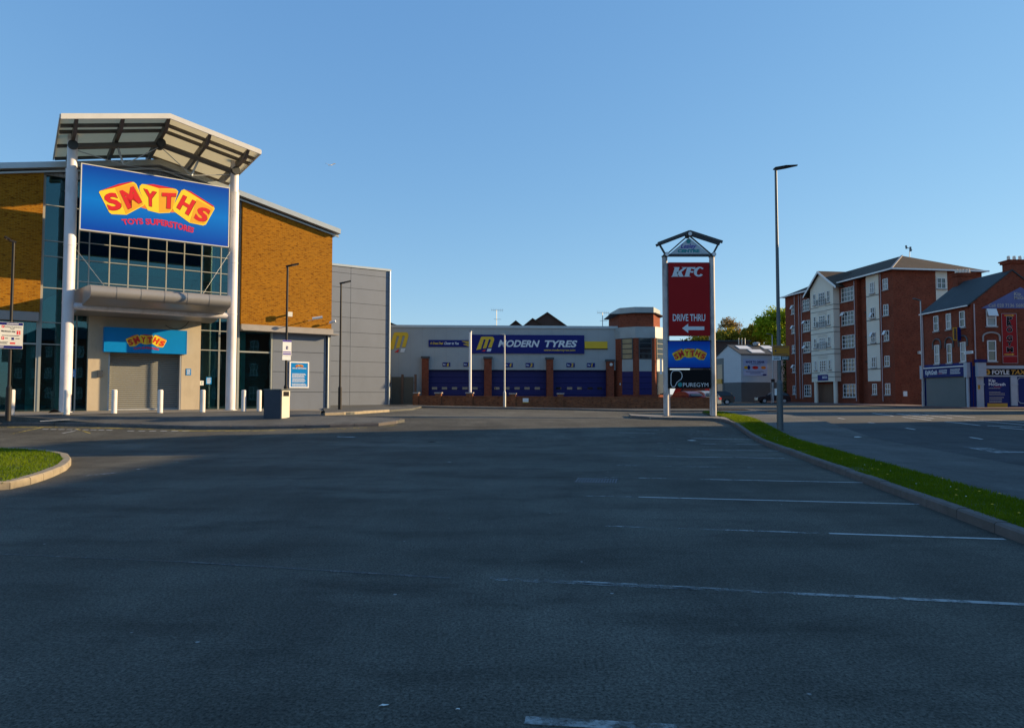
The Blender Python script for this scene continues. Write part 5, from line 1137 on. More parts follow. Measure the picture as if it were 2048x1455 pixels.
# ------------------------------------------------------------ block of flats
AF = Fr((37.4, 93), (3.0, -21)); ANc = AF.hit(1789, 700)[0]; ax = lambda x, y=700, o=0: AF.hit(x, y, o)[0]
az_ = lambda x, y, o=0: AF.hit(x, y, o)[1]
nc = AF.P(ANc, 0, 0); AS = Fr((nc.x, nc.y), (.99, .141)); D = 10.6
fl = thing('apartment_block', nc, 'five storey red brick block of flats with cream entrance bay and hipped brown roof', 'building')
ze = az_(1781, 540); g0 = .25
r0, r1 = ax(1716), ax(1734)
MB().box(AF, 0, r0, g0, ze, -D, 0).build('wall', M['darkbrick'], fl)
MB().box(AF, r1, ANc, g0, ze, -D, 0).build('wall', M['darkbrick'], fl)
MB().box(AF, r0, r1, g0, ze-.02, -D, -.55).build('recessed_wall', M['darkbrick'], fl)
for z in (ze-1.2, ze-4, ze-6.8, ze-9.6): MB().box(AF, (r0+r1)/2-.15, (r0+r1)/2+.15, z, z+.15, -.54, -.45).build('vent', M['lamp'], fl)
# hip roof
ov = .45; h_ = 2.7; e = [(-ov, ov), (ANc+ov, ov), (ANc+ov, -D-ov), (-ov, -D-ov)]; rdg = [(D/2, -D/2), (ANc-D/2, -D/2)]
hp = MB(); V = [AF.P(a, ze+.05, o) for a, o in e]+[AF.P(a, ze+h_, o) for a, o in rdg]+[AF.P(a, ze-.02, o) for a, o in e]
hp.add(V, [(0, 1, 5, 4), (1, 2, 5), (2, 3, 4, 5), (3, 0, 4), (0, 1, 7, 6), (1, 2, 8, 7), (2, 3, 9, 8), (3, 0, 6, 9), (6, 7, 8, 9)]); hp.build('roof', M['tile'], fl)
gt = MB(); gt.box(AF, -ov-.05, ANc+ov+.05, ze-.06, ze+.10, ov+.002, ov+.11); gt.box(AF, ANc+ov+.002, ANc+ov+.11, ze-.06, ze+.10, -D-ov, ov); gt.build('gutter', M['upvc'], fl)
rp = MB(); rp.bar(AF.P(ANc+ov, ze+.1, ov), AF.P(ANc-D/2, ze+h_+.05, -D/2), .2, .06); rp.build('hip_tiles', M['sill'], fl)
# cream bay with gable
b0, b1 = ax(1622.5, o=.8), ax(1668.5, o=.8); bb_ = az_(1645, 763, .8)
gp_ = [AF.hit(1640, 545, .8)]; gr = AF.hit(1677, 573, .8); gl = AF.hit(1611, 594, .8); ap = AF.hit(1640, 543, .8)
def zg_(a): return ap[1]+(gl[1]-ap[1])*(ap[0]-a)/(ap[0]-gl[0]) if a < ap[0] else ap[1]+(gr[1]-ap[1])*(a-ap[0])/(gr[0]-ap[0])
bay = MB().prism(AF, [(b0, bb_), (b1, bb_), (b1, zg_(b1)-.1), (ap[0], ap[1]-.1), (b0, zg_(b0)-.1)], .001, .8).build('entrance_bay', M['cream'], fl)
MB().prism(AF, [(gl[0], ze-.4), (b0-.01, ze-.4), (b0-.01, zg_(b0)-.12), (gl[0], zg_(gl[0])-.12)], .001, .35).build('gable_brick', M['darkbrick'], fl)
gr_ = MB()
for (p, q) in ((gl, ap), (ap, gr)):
    gr_.hexa([AF.P(p[0], p[1]-.08, 1.15), AF.P(q[0], q[1]-.08, 1.15), AF.P(q[0], q[1]-.08, -4.8), AF.P(p[0], p[1]-.08, -4.8 if p is not gl else -1)], [AF.P(p[0], p[1]+.06, 1.15), AF.P(q[0], q[1]+.06, 1.15), AF.P(q[0], q[1]+.06, -4.8), AF.P(p[0], p[1]+.06, -4.8 if p is not gl else -1)])
gr_.build('gable_roof', M['tile'], fl)
bg_ = MB()
for (p, q) in ((gl, ap), (ap, gr)): bg_.hexa([AF.P(p[0], p[1]-.2, 1.152), AF.P(q[0], q[1]-.2, 1.152), AF.P(q[0], q[1]+.08, 1.152), AF.P(p[0], p[1]+.08, 1.152)], [AF.P(p[0], p[1]-.2, 1.19), AF.P(q[0], q[1]-.2, 1.19), AF.P(q[0], q[1]+.08, 1.19), AF.P(p[0], p[1]+.08, 1.19)])
bg_.build('bargeboard', M['upvc'], fl)
nz = lambda ys, x: [az_(x, 480+y/4.04) for y in ys]
# bay windows, bands, balconies
cy_ = [(423, 528), (610, 707), (790, 880), (973, 1062)]
for i, (yt, yb) in enumerate(cy_):
    z1, z0 = az_(1645.5, 480+yt/4.04, .8), az_(1645.5, 480+yb/4.04, .8)
    c0, c1 = ax(1639.5, o=.8), ax(1652, o=.8)
    window(AF, bay, c0, c1, z0, z1, 3, 4, .8, sill=False, bar=.06)
    for x0, x1 in ((1629, 1633.5), (1657, 1661.5)): window(AF, bay, ax(x0, o=.8), ax(x1, o=.8), z0+.25, z1+.02, 1, 2, .8)
    bd = MB(); zb2 = z0-.12
    for dz in (0, -.55): bd.box(AF, b0, c0-.06 if dz == 0 else b1, zb2+dz-.03, zb2+dz+.03, .801, .83); 
    bd.box(AF, c1+.06, b1, zb2-.03, zb2+.03, .801, .83); 
    for dz in (0, -.55): bd.box(AF, b1+.001, b1+.03, zb2+dz-.03, zb2+dz+.03, .0, .82)
    bd.build('moulding', M['lampgrey'], bay)
    if i < 3:
        bc = MB(); 
        for k in range(2): bc.box(AF, c0-.25, c1+.25, z0+.75-.7*k, z0+.79-.7*k, 1.0, 1.04)
        for k in range(10): a = c0-.25+(c1-c0+.5)*k/9; bc.box(AF, a-.012, a+.012, z0+.09, z0+.75, 1.01, 1.03)
        for k in range(3): bc.box(AF, c0-.3, c1+.3, z0-.72-.2*k, z0-.68-.2*k, .83, .86)
        for a in (c0-.25, c1+.25): bc.box(AF, a-.02, a+.02, z0+.05, z0+.8, .8, 1.0)
        bc.build('balcony_rail', M['galv'], bay)
for x in (1632.8, 1671.5):
    a, z = AF.hit(x, 780, .55); MB().cyl(AF.P(a, g0, .55), AF.P(a, bb_-.002, .55), .24, n=16).build('entrance_column', M['cream'], fl, smooth=True)
MB().box(AF, ax(1637), ax(1664), g0, bb_-.3, .001, .02).build('entrance_recess', M['rustfence'], fl)
r_ = AF.rect(1635.5, 1656, 749, 760.5, .82)
t = thing('building_sign', AF.P(r_[0], r_[2], .82), 'small navy name plate above the entrance of the flats', 'sign'); MB().box(AF, *r_, .802, .84).build('panel', M['navy'], t); g = MB(); bars(g, AF, r_[0]+.45*(r_[1]-r_[0]), r_[1]-.1, r_[2]+.2, r_[3]-.15, 2, .842, .05); g.build('print', M['letter'], t)
# plain window columns
for cx0, cx1, ys, cols, rows, ops in (
    (1585, 1591.5, [(525, 595), (690, 752), (848, 912), (1008, 1068), (1175, 1243)], 2, 2, {0: (0, 1), 1: (0, 1), 3: (0, 1)}),
    (1608, 1621.5, [(478, 570), (648, 737), (822, 907), (992, 1075), (1170, 1260)], 3, 3, {1: (0, 2), 2: (0, 1)}),
    (1685.5, 1710.5, [(380, 490), (575, 683), (767, 870), (958, 1060), (1163, 1267)], 4, 3, {1: (0, 2)}),
    (1744, 1752.5, [(340, 427), (543, 628), (745, 828), (945, 1028), (1160, 1246)], 2, 2, {1: (0, 0), 2: (0, 1)}),
    (1769.5, 1779.5, [(308, 397), (519, 607), (730, 812), (935, 1019), (1157, 1247)], 2, 2, {2: (0, 1)})):
    xm = (cx0+cx1)/2
    for i, (yt, yb) in enumerate(ys):
        z1, z0 = az_(xm, 480+yt/4.04), az_(xm, 480+yb/4.04)
        window(AF, fl, ax(cx0), ax(cx1), z0, z1, cols, rows, .04 if cx0 == 1744 and i < 4 else 0, open_=ops.get(i), gm=M['blindglass'] if (i == 4 and cx0 in (1608, 1685.5)) and False else None)
c0, c1 = ax(1735), ax(1760.5)
MB().box(AF, c0, c1, az_(1748, 762), ze-.02, .001, .02).build('cream_strip', M['cream'], fl)
sm_ = MB()
for y in (590.5, 639.5, 688, 737.5): z = az_(1748, y); sm_.box(AF, c0, c1, z-.04, z+.04, .021, .07)
sm_.build('moulding', M['lampgrey'], fl)
for x, yb in ((1591.5, 766), (1600, 766), (1605, 766), (1712, 763), (1765, 763)):
    a = ax(x); MB().cyl(AF.P(a, .8 if x > 1700 else 1, .07), AF.P(a, ze-.15, .07), .055, n=8).build('downpipe', M['bandpink'], fl)
# side facade details
q_ = AS.rect(1872, 1895, 553, 640, 0); MB().box(AS, q_[0], q_[1], 6.5, ze-.02, .001, .03).build('cream_strip', M['cream'], fl)
q_ = AS.rect(1873, 1890.5, 556, 577, 0); window(AS, fl, *q_, 2, 2, .03)
q_ = AS.rect(1806, 1813, 782, 792, 0); MB().box(AS, *q_, .001, .12).build('meter_box', M['white'], fl)
q_ = AS.rect(1835, 1841, 702, 708, 0); MB().box(AS, *q_, .001, .25).build('wall_light', M['offwhite'], fl)
MB().box(AS, *AS.rect(1803, 1819, 768, 807), .001, .01).build('door', M['redbrick'], fl)
def aer2(label, x, y0, y1, Y):
    p, q = atY(x, y1, Y), atY(x, y0, Y); t = thing('tv_aerial', p, label, 'aerial'); MB().cyl(p-Vector((0, 0, .5)), q, .04, n=6).build('mast', M['galv'], t)
    b_ = MB(); b_.bar(q-Vector((.45, 0, -.1)), q+Vector((.35, .1, -.25)), .05, .05); b_.bar(q+Vector((-.4, 0, .25)), q+Vector((-.35, 0, -.15)), .04, .2); b_.bar(q+Vector((.1, 0, .1)), q+Vector((.15, 0, -.45)), .03, .2); b_.build('antenna', M['lampgrey'], t)
aer2('tv aerial on the ridge of the hipped roof of the flats', 1819, 495, 514, 78)

# ------------------------------------------------------------ corner terrace with shops
cw = Vector((37.8, 56, 0)); TL_ = 6.6
T2 = Fr((cw.x, cw.y), (1, 0.0)); fo = cw+Vector((0, 1, 0))*TL_; T1f = Fr((fo.x, fo.y), (0, -1)); T1w = T1f.hit(1946, 700)[0]; T1w = TL_
cb = thing('corner_shop_building', cw, 'red brick three storey corner house with slate roof, shopfronts and a tall chimney', 'building')
ez = T2.hit(1947, 608)[1]; GW = 7.0; az2 = ez+2.75
prof = [(0, .25), (GW, .25), (GW, ez), (GW/2, az2), (0, ez)]
MB().prism(T2, prof, -TL_, 0).build('wall', M['darkbrick'], cb)
rf = MB()
for (p, q) in (((-.22, ez-.16), (GW/2, az2)), ((GW/2, az2), (GW+.22, ez-.16))):
    rf.hexa([T2.P(p[0], p[1]+.03, .06), T2.P(q[0], q[1]+.03, .06), T2.P(q[0], q[1]+.03, -TL_-.1), T2.P(p[0], p[1]+.03, -TL_-.1)], [T2.P(p[0], p[1]+.14, .06), T2.P(q[0], q[1]+.14, .06), T2.P(q[0], q[1]+.14, -TL_-.1), T2.P(p[0], p[1]+.14, -TL_-.1)])
rf_ = rf.build('roof', M['slate'], cb)
def chimney(a0, a1, o0, o1, z0, z1, n):
    c = MB().box(T2, a0, a1, z0, z1, o0, o1).box(T2, a0-.12, a1+.12, z1+.001, z1+.18, o0-.12, o1+.12).box(T2, a0-.2, a1+.2, z1+.181, z1+.28, o0-.2, o1+.2).build('chimney', M['darkbrick'], rf_)
    for k in range(n): a = a0+(a1-a0)*(k+.5)/n; MB().cyl(T2.P(a, z1+.28, (o0+o1)/2), T2.P(a, z1+.68, (o0+o1)/2), .13, .11, n=10).build('chimney_pot', M['cream'], c)
chimney(T2.hit(2020, 530)[0], T2.hit(2020, 530)[0]+1.9, -.9, -.05, az2-1.2, T2.hit(2030, 526)[1], 4)
# party wall chimney at the far end
pc = T2.hit(1900, 560, -TL_)[0]; chimney(pc+.3, pc+1.7, -TL_-.1, -TL_+.6, az2-3, T2.hit(1915, 554, -TL_)[1], 5)
MB().cyl(T2.P(.25, 3.6, .06), T2.P(.25, ez, .06), .05, n=8).build('downpipe', M['bandpink'], cb); MB().cyl(T1f.P(.1, .4, .06), T1f.P(.1, ez-.1, .06), .05, n=8).build('downpipe', M['bandpink'], cb)
MB().bar(T1f.P(0, ez-.12, .3), T1f.P(TL_, ez-.12, .3), .1, .1).build('gutter', M['upvc'], cb)
zu1, zu0 = T1f.hit(1925, 622)[1], T1f.hit(1925, 654)[1]; zl1, zl0 = T1f.hit(1925, 684)[1], T1f.hit(1925, 723.5)[1]
for x0, x1 in ((1868.5, 1878), (1893.5, 1903), (1920.5, 1931)):
    a0, a1 = T1f.hit(x0, 650)[0], T1f.hit(x1, 650)[0]
    window(T1f, cb, a0, a1, zu0, zu1, 1, 2, .0, bar=.07); window(T1f, cb, a0, a1, zl0, zl1, 1, 2, .0, bar=.07)
    ar = MB(); am = (a0+a1)/2; R = (a1-a0)/2+.22
    P_ = [T1f.P(am-R, zl1-.35, .05)]+[T1f.P(am-R*math.cos(t_), zl1+.12+.42*math.sin(t_), .05) for t_ in [math.pi*k/8 for k in range(9)]]+[T1f.P(am+R, zl1-.35, .05)]
    ar.tube(P_, .06, 6).build('window_arch', M['lampgrey'], cb)
for (x0, x1, y0, y1, op) in ((1972, 1991.5, 618, 652, (0, 1)), (1974, 1991.5, 680.5, 722, None)):
    q_ = T2.rect(x0, x1, y0, y1); window(T2, cb, *q_, 1, 2, 0, bar=.08, open_=op)
    if op is None:
        ar = MB(); am = (q_[0]+q_[1])/2; R = (q_[1]-q_[0])/2+.33
        ar.tube([T2.P(am-R, q_[3]-.1, .05)]+[T2.P(am-R*math.cos(t_), q_[3]+.3+.35*math.sin(t_), .05) for t_ in [math.pi*k/10 for k in range(11)]]+[T2.P(am+R, q_[3]-.1, .05)], .07, 6).build('window_arch', M['sill'], cb)
# gable board
A0 = T2.hit(1962.5, 616.5, .05); AP = T2.hit(2041, 574, .05); t = thing('gable_sign', T2.P(AP[0], A0[1], 0), 'faded blue triangular board with phone number high on the brick gable', 'sign')
MB().prism(T2, [A0, (2*AP[0]-A0[0], A0[1]), AP], .001, .05).build('panel', mat('faded_blue_board', (0.085, 0.10, 0.25), 0.6), t)
text('Kip', M['sill'], t, T2, *T2.rect(2028, 2042, 584, 593, .05), .055, 0, .03); text('McGrath', M['sill'], t, T2, *T2.rect(2028, 2062, 592, 598.5, .05), .055, 0, .03); text('Call 028 7136 5680 for info', M['sill'], t, T2, *T2.rect(1977, 2080, 607, 614, .05), .055, 0, .02)
q_ = T2.rect(2004, 2034.5, 626.5, 726.5, .06); t = thing('vertical_sign', T2.P(q_[0], q_[2], 0), 'tall red banner with black stacked letters and two yellow arrows', 'sign')
w = q_[1]-q_[0]; H = q_[3]-q_[2]
MB().box(T2, *q_, .001, .06).build('panel', M['gymred'], t)
fr_ = MB()
for r_ in ((q_[0], q_[0]+.03, q_[2], q_[3]), (q_[1]-.03, q_[1], q_[2], q_[3]), (q_[0], q_[1], q_[3]-.03, q_[3]), (q_[0], q_[1], q_[2], q_[2]+.03), (q_[0], q_[1], q_[2]+.14*H, q_[2]+.147*H)): fr_.box(T2, r_[0]-.001, r_[1]+.001, r_[2]-.001, r_[3]+.001, .0605, .07)
fr_.build('border', M['sill'], t)
for i, ch in enumerate('PRO GYM'):
    if ch == ' ': continue
    yc = {0: 638, 1: 647.5, 2: 659.5, 4: 676, 5: 687, 6: 699}[i]
    l, r_, b_, tt_ = T2.rect(2013.5, 2024.5 if ch != 'M' else 2026, yc-5, yc+4.5, .06)
    text(ch, M['sill'], t, T2, l-.03, r_+.03, b_-.03, tt_+.03, .063, 0, .08); text(ch, M['black'], t, T2, l, r_, b_, tt_, .066, 0, .05)
for yc in (630.5, 708.5):
    l, r_, b_, tt_ = T2.rect(2008.5, 2029, yc-2.5, yc+2.5, .06); zm = (b_+tt_)/2
    poly(T2, [(l, zm-.04), (l+.75*(r_-l), zm-.04), (l+.75*(r_-l), b_), (r_, zm), (l+.75*(r_-l), tt_), (l+.75*(r_-l), zm+.04), (l, zm+.04)], .064).build('arrow', M['postyellow'], t)
# projecting sign and street plate on the street side
a_ = T1f.hit(1925, 667)[0]; z1 = T1f.hit(1925, 654)[1]; z0 = T1f.hit(1925, 680.5)[1]
t = thing('projecting_sign', T1f.P(a_, z0, 0), 'narrow yellow and blue sign projecting from the shop corner wall', 'sign')
PS = Fr(tuple(T1f.P(TL_-1.2, 0, .75))[:2], (1, 0)); MB().box(PS, 0, .34, z0, z1, 0, .05).build('yellow_panel', M['postyellow'], t); MB().box(PS, .345, .66, z0, z1, 0, .05).build('blue_panel', M['navy'], t)
g = MB(); 
for k in range(8): g.box(PS, .08, .26, z0+.1+k*(z1-z0-.2)/8, z0+.2+k*(z1-z0-.2)/8, .051, .055)
g.build('print', M['bin'], t)
q_ = T1f.rect(1932.5, 1946, 701.5, 707, .04); t = thing('street_plate', T1f.P(q_[0], q_[2], 0), 'white street name plate at the corner of the brick house', 'sign'); MB().box(T1f, q_[0]-.3, q_[1]-.02, q_[2], q_[3], .001, .04).build('panel', M['white'], t); g = MB(); bars(g, T1f, q_[0]-.2, q_[1]-.1, q_[2]+.05, q_[3]-.05, 1, .042, .1); g.build('print', M['black'], t)
# ground floor shopfront, street side
zf1, zf0 = T1f.hit(1895, 735)[1], T1f.hit(1895, 753.5)[1]
MB().box(T1f, .0, TL_-.01, .3, zf1+.35, .001, .06).build('shopfront', M['shopblue'], cb)
MB().box(T1f, .5, TL_-.75, .4, zf0-.02, .061, .13).build('roller_shutter', M['greyshutter'], cb)
t = thing('shop_sign', T1f.P(TL_/2, zf0, .1), 'blue fascia sign with white lettering over the grey shutter of the corner shop', 'sign')
MB().box(T1f, .15, TL_-.55, zf0, zf1, .061, .28).build('panel', M['shopblue'], t); MB().box(T1f, .12, TL_-.5, zf1+.002, zf1+.09, .05, .34).build('top_strip', M['white'], t)
W_ = TL_-.7
text('KipMcGrath', M['letter'], t, T1f, .15+.09*W_, .15+.38*W_, zf0+.12, zf1-.15, .285, 0, .03)
g = MB(); bars(g, T1f, .15+.42*W_, .15+.64*W_, zf0+.25, zf1-.15, 3, .285, .2); bars(g, T1f, .15+.68*W_, .15+.92*W_, zf0+.2, zf1-.12, 3, .285, .2); g.build('small_print', M['letter'], t)
MB().box(T1f, .15+.40*W_, .15+.50*W_, zf0+.3, zf0+.34, .286, .289).build('red_stroke', M['red'], t)
for a0, a1 in ((.0, .26), (TL_-.5, TL_-.22)):
    p_ = MB().box(T1f, a0, a1, .4, zf0-.1, .131, .22).build('pilaster', M['shopgrey'], cb); MB().box(T1f, a0-.05, a1+.08, zf0-.098, zf1+.3, .07 if a0 > 1 else .29, .36).build('corbel', M['shopgrey'], p_)
# ground floor shopfront, gable side
zc1 = T2.hit(2000, 731)[1]; zb1, zb0 = T2.hit(2000, 737.5)[1], T2.hit(2000, 750)[1]
MB().box(T2, .02, GW, .3, zc1-.02, .001, .06).build('shopfront', M['shopblue'], cb)
MB().box(T2, .8, GW, zb1+.01, zc1, .061, .32).box(T2, .9, GW, zb0-.12, zb0-.002, .061, .14).build('cornice', M['shopgrey'], cb)
for x0, x1, yb in ((1953.5, 1967, 815), (2021.5, 2034, 811), (2095, 2108, 811)):
    q_ = T2.rect(x0, x1, 756, yb, .1); p_ = MB().box(T2, q_[0], q_[1], q_[2], zb0-.13, .061, .16).build('pilaster', M['shopgrey'], cb)
    MB().box(T2, q_[0]-.05, q_[1]+.05, zb0-.8, zb0-.7, .161, .2).build('pilaster_band', M['shopgrey'], p_)
    if x0 < 2000: MB().box(T2, q_[0]-.05, q_[1]+.07, zb0-.128, zc1+.25, .062, .42).build('corbel', M['shopgrey'], p_); MB().box(T2, q_[0]-.08, q_[1]+.1, zc1+.252, zc1+.5, .0, .46).build('corbel_cap', M['shopblue'], p_)
q_ = T2.rect(1967.5, 2094, 737.5, 750, .15); t = thing('shop_sign', T2.P(q_[0], q_[2], .1), 'black taxi office fascia with yellow roundel, white and yellow lettering', 'sign')
MB().box(T2, *q_, .061, .15).build('panel', M['black'], t)
a_, z_ = T2.hit(1974.5, 743.8, .15); MB().cyl(T2.P(a_, z_, .151), T2.P(a_, z_, .16), .23, n=20).build('roundel', M['postyellow'], t); text('ft', M['black'], t, T2, a_-.1, a_+.1, z_-.12, z_+.12, .165, .2, .03)
text('FOYLE', M['letter'], t, T2, *T2.rect(1984, 2018.5, 739.5, 748.5, .15), .155, 0, .035); text('TAXIS', M['postyellow'], t, T2, *T2.rect(2020.5, 2062, 739.5, 748.5, .15), .155, .25, .02)
q_ = T2.rect(1970, 2019, 755, 814, .1); t = thing('poster', T2.P(q_[0], q_[2], .06), 'tall blue poster with white lettering and an amber strip beside the white pilaster', 'poster')
MB().box(T2, *q_, .061, .09).build('panel', M['shopblue'], t)
text('Kip', M['letter'], t, T2, *T2.rect(1977.5, 1991, 757.5, 765.5, .1), .095, 0, .03); text('McGrath', M['letter'], t, T2, *T2.rect(1977.5, 2011, 765, 771, .1), .095, 0, .03)
g = MB()
for y0, y1, n in ((774.5, 777.5, 1), (782, 790.5, 3), (792.5, 800, 2), (800, 805, 1)): r_ = T2.rect(1977.5, 2010, y0, y1, .1); bars(g, T2, *r_, n, .095, .3)
g.build('small_print', M['sill'], t); MB().box(T2, *T2.rect(1988, 2003, 772.4, 773.2, .1), .0905, .094).build('red_stroke', M['red'], t)
MB().box(T2, *T2.rect(1975, 2015, 806, 814, .1), .091, .11).build('amber_strip', M['postyellow'], t)
q_ = T2.rect(2036, 2093, 755, 806, .1); g = MB(); c = .18
P_ = [(q_[0]+c, q_[2]), (q_[1]-c, q_[2]), (q_[1], q_[2]+c), (q_[1], q_[3]-c), (q_[1]-c, q_[3]), (q_[0]+c, q_[3]), (q_[0], q_[3]-c), (q_[0], q_[2]+c), (q_[0]+c, q_[2])]
g.tube([T2.P(a, z, .08) for a, z in P_], .03, 5).build('panel_moulding', M['shopgrey'], cb)
q_ = T2.rect(1956, 1960.5, 768.5, 778, .17); t = thing('notice', T2.P(q_[0], q_[2], .16), 'tiny amber notice on the white pilaster by the house corner', 'notice'); MB().box(T2, *q_, .161, .175).build('panel', M['postyellow'], t); g = MB(); bars(g, T2, q_[0]+.03, q_[1]-.03, q_[2]+.05, q_[3]-.05, 3, .177); g.build('print', M['black'], t)

# ------------------------------------------------------------ white gabled shop far behind
B1 = Fr((31.9-.2*6.9, 95+.98*6.9), (.2, -.98)); gw = 6.9; c_ = Vector((31.9, 95, 0)); B2 = Fr((31.9, 95), (.98, .2)); LB = B2.hit(1592, 750)[0]
bz = B2.hit(1482, 708)[1]; bzr = B1.hit(1457, 690.5)[1]; bm_ = B2.hit(1500, 764)[1]
wb = thing('white_shop_building', c_, 'white gabled shop with dark grey base and a food banner, far beyond the verge', 'building')
# body: gable profile swept along B2
def sweep(pts, o0, o1, name, m, par): return MB().prism(B1, pts, o0, o1).build(name, m, par)
sweep([(0, bm_), (gw, bm_), (gw, bz), (gw/2, bzr), (0, bz)], -LB, 0, 'upper_wall', M['whiteclad'], wb)
sweep([(0, .3), (gw, .3), (gw, bm_-.005), (0, bm_-.005)], -LB, 0, 'base_wall', M['darkclad'], wb)
rr_ = MB()
for p, q in (((-.1, bz-.05), (gw/2, bzr)), ((gw/2, bzr), (gw+.15, bz-.08))): rr_.hexa([B1.P(p[0], p[1]+.02, .15), B1.P(q[0], q[1]+.02, .15), B1.P(q[0], q[1]+.02, -LB), B1.P(p[0], p[1]+.02, -LB)], [B1.P(p[0], p[1]+.12, .15), B1.P(q[0], q[1]+.12, .15), B1.P(q[0], q[1]+.12, -LB), B1.P(p[0], p[1]+.12, -LB)])
rfo = rr_.build('roof', M['darkroof'], wb)
dr = Vector((gw+.15-gw/2, 0)); 
def onroof(f, o): a = gw/2+(gw/2+.15)*f; z = bzr+(bz-.08-bzr)*f+.14; return B1.P(a, z, o)
for f0, f1, o0, o1 in ((.15, .5, -.8, -2.7), (.1, .45, -4.8, -6.4), (.55, .9, -1.9, -3.9), (.5, .85, -7.6, -9.5), (.55, .88, -5.2, -6.2)):
    MB().hexa([onroof(f0, o0), onroof(f0, o1), onroof(f1, o1), onroof(f1, o0)], [p+Vector((0, 0, .06)) for p in (onroof(f0, o0), onroof(f0, o1), onroof(f1, o1), onroof(f1, o0))]).build('rooflight', M['upvc'], rfo)
p = onroof(.05, -4.4); MB().cyl(p, p+Vector((0, 0, .25)), .45, n=14).cyl(p+Vector((0, 0, .25)), p+Vector((0, 0, .45)), .62, .3, n=14).build('roof_vent', M['galv'], rfo, smooth=True)
fl3 = MB()
for k in range(3): p = onroof(.0, -1.7-k*.5); fl3.cyl(p, p+Vector((0, 0, .95)), .05, n=6)
fl3.build('flue_pipes', M['galv'], rfo)
q_ = B1.rect(1434, 1449.5, 713, 797); MB().box(B1, .05, 2.1, .5, bz-.3, .001, .06).build('shopfront_frame', M['lampgrey'], wb)
MB().box(B1, .35, 1.8, .7, bz-1.2, .061, .08).build('shop_window', M['darkglass'], wb)
t = thing('hanging_sign', B1.P(1, 3.3, .2), 'small yellow sign on the glazed front of the distant white shop', 'sign'); MB().box(B1, .3, 1.8, 3.1, 3.8, .081, .2).build('panel', M['postyellow'], t)
r_ = B2.rect(1487, 1535, 718, 751.5, .05); t = thing('banner', B2.P(r_[0], r_[2], 0), 'lavender food banner pinned to the white clad wall of the distant shop', 'banner')
MB().box(B2, *r_, .02, .05).build('panel', M['bannerlav'], t); w = r_[1]-r_[0]; h = r_[3]-r_[2]
text('MADE TO ORDER', M['navy'], t, B2, r_[0]+.1*w, r_[1]-.12*w, r_[3]-.23*h, r_[3]-.1*h, .055, 0, .04)
g = MB(); bars(g, B2, r_[0]+.3*w, r_[1]-.3*w, r_[3]-.31*h, r_[3]-.26*h, 1, .055, .05); bars(g, B2, r_[0]+.1*w, r_[1]-.15*w, r_[2]+.22*h, r_[2]+.3*h, 1, .055, .02); bars(g, B2, r_[0]+.28*w, r_[1]-.28*w, r_[2]+.12*h, r_[2]+.19*h, 1, .055, .02); g.box(B2, r_[1]-.2*w, r_[1]-.05*w, r_[2]+.03*h, r_[2]+.12*h, .051, .056); g.build('print', M['navy'], t)
for u, m_, ww, hh in ((.12, 'orange', .11, .09), (.22, 'navy', .06, .13), (.49, 'red', .13, .10), (.83, 'amber', .11, .09)):
    a_, z_ = r_[0]+u*w, r_[2]+.5*h; g = MB(); g.quad(*[B2.P(a_+ww*w*math.cos(k*math.pi/5), z_+hh*h*math.sin(k*math.pi/5), .056+.002*u) for k in range(10)]); g.build('food_picture', M[m_], t)
# far boundary building behind left of it
f = Fr((0, 112), (1, 0)); r_ = f.rect(1405, 1500, 683, 780); t = thing('industrial_building', f.P(r_[0], .5, 0), 'low dark brick hall behind the white gabled shop', 'building'); MB().box(f, r_[0], r_[1], .4, r_[3], -8, 0).build('wall', M['brownclad'], t); MB().box(f, r_[0]-.2, r_[1]+.2, r_[3]+.002, r_[3]+.25, -8.2, .2).build('roof', M['darkroof'], t)
# ------------------------------------------------------------ more street lamps
def slamp(label, x, yb, yt, Y, hd):
    p = atY(x, yb, Y); p.z = hz(p.x, Y)+.1; q = atY(x, yt, Y); t = thing('street_lamp', p, label, 'street lamp')
    MB().cyl(p, p+Vector((0, 0, 1.3)), .10, n=12).cyl(p+Vector((0, 0, 1.3)), Vector((p.x, p.y, q.z)), .075, .05, n=12).build('pole', M['galv'], t, smooth=True)
    e = Vector((p.x, p.y, q.z)); hv = Vector(hd).normalized(); MB().bar(e, e+hv*.75+Vector((0, 0, .05)), .2, .07).build('lamp_head', M['lampgrey'], t); return t
slamp('grey street lamp in front of the white shop with the food banner', 1546.5, 803, 669, 86, (-1, -.2, .1))
slamp('grey street lamp between the flats and the corner shop', 1846.5, 815, 601, 59, (-1, -.3, .15))
p = atY(1541, 790, 80); t = thing('road_sign', Vector((p.x, p.y, hz(p.x, 80))), 'small dark square road sign behind the tall street lamp', 'sign'); f = Fr((p.x, p.y), (1, 0)); MB().box(f, *f.rect(1542, 1549.5, 757.5, 764), 0, .03).build('panel', M['lamp'], t); MB().cyl((p.x+.1, p.y+.03, .5), (p.x+.1, p.y+.03, f.hit(1543, 758)[1]), .03).build('pole', M['galv'], t)
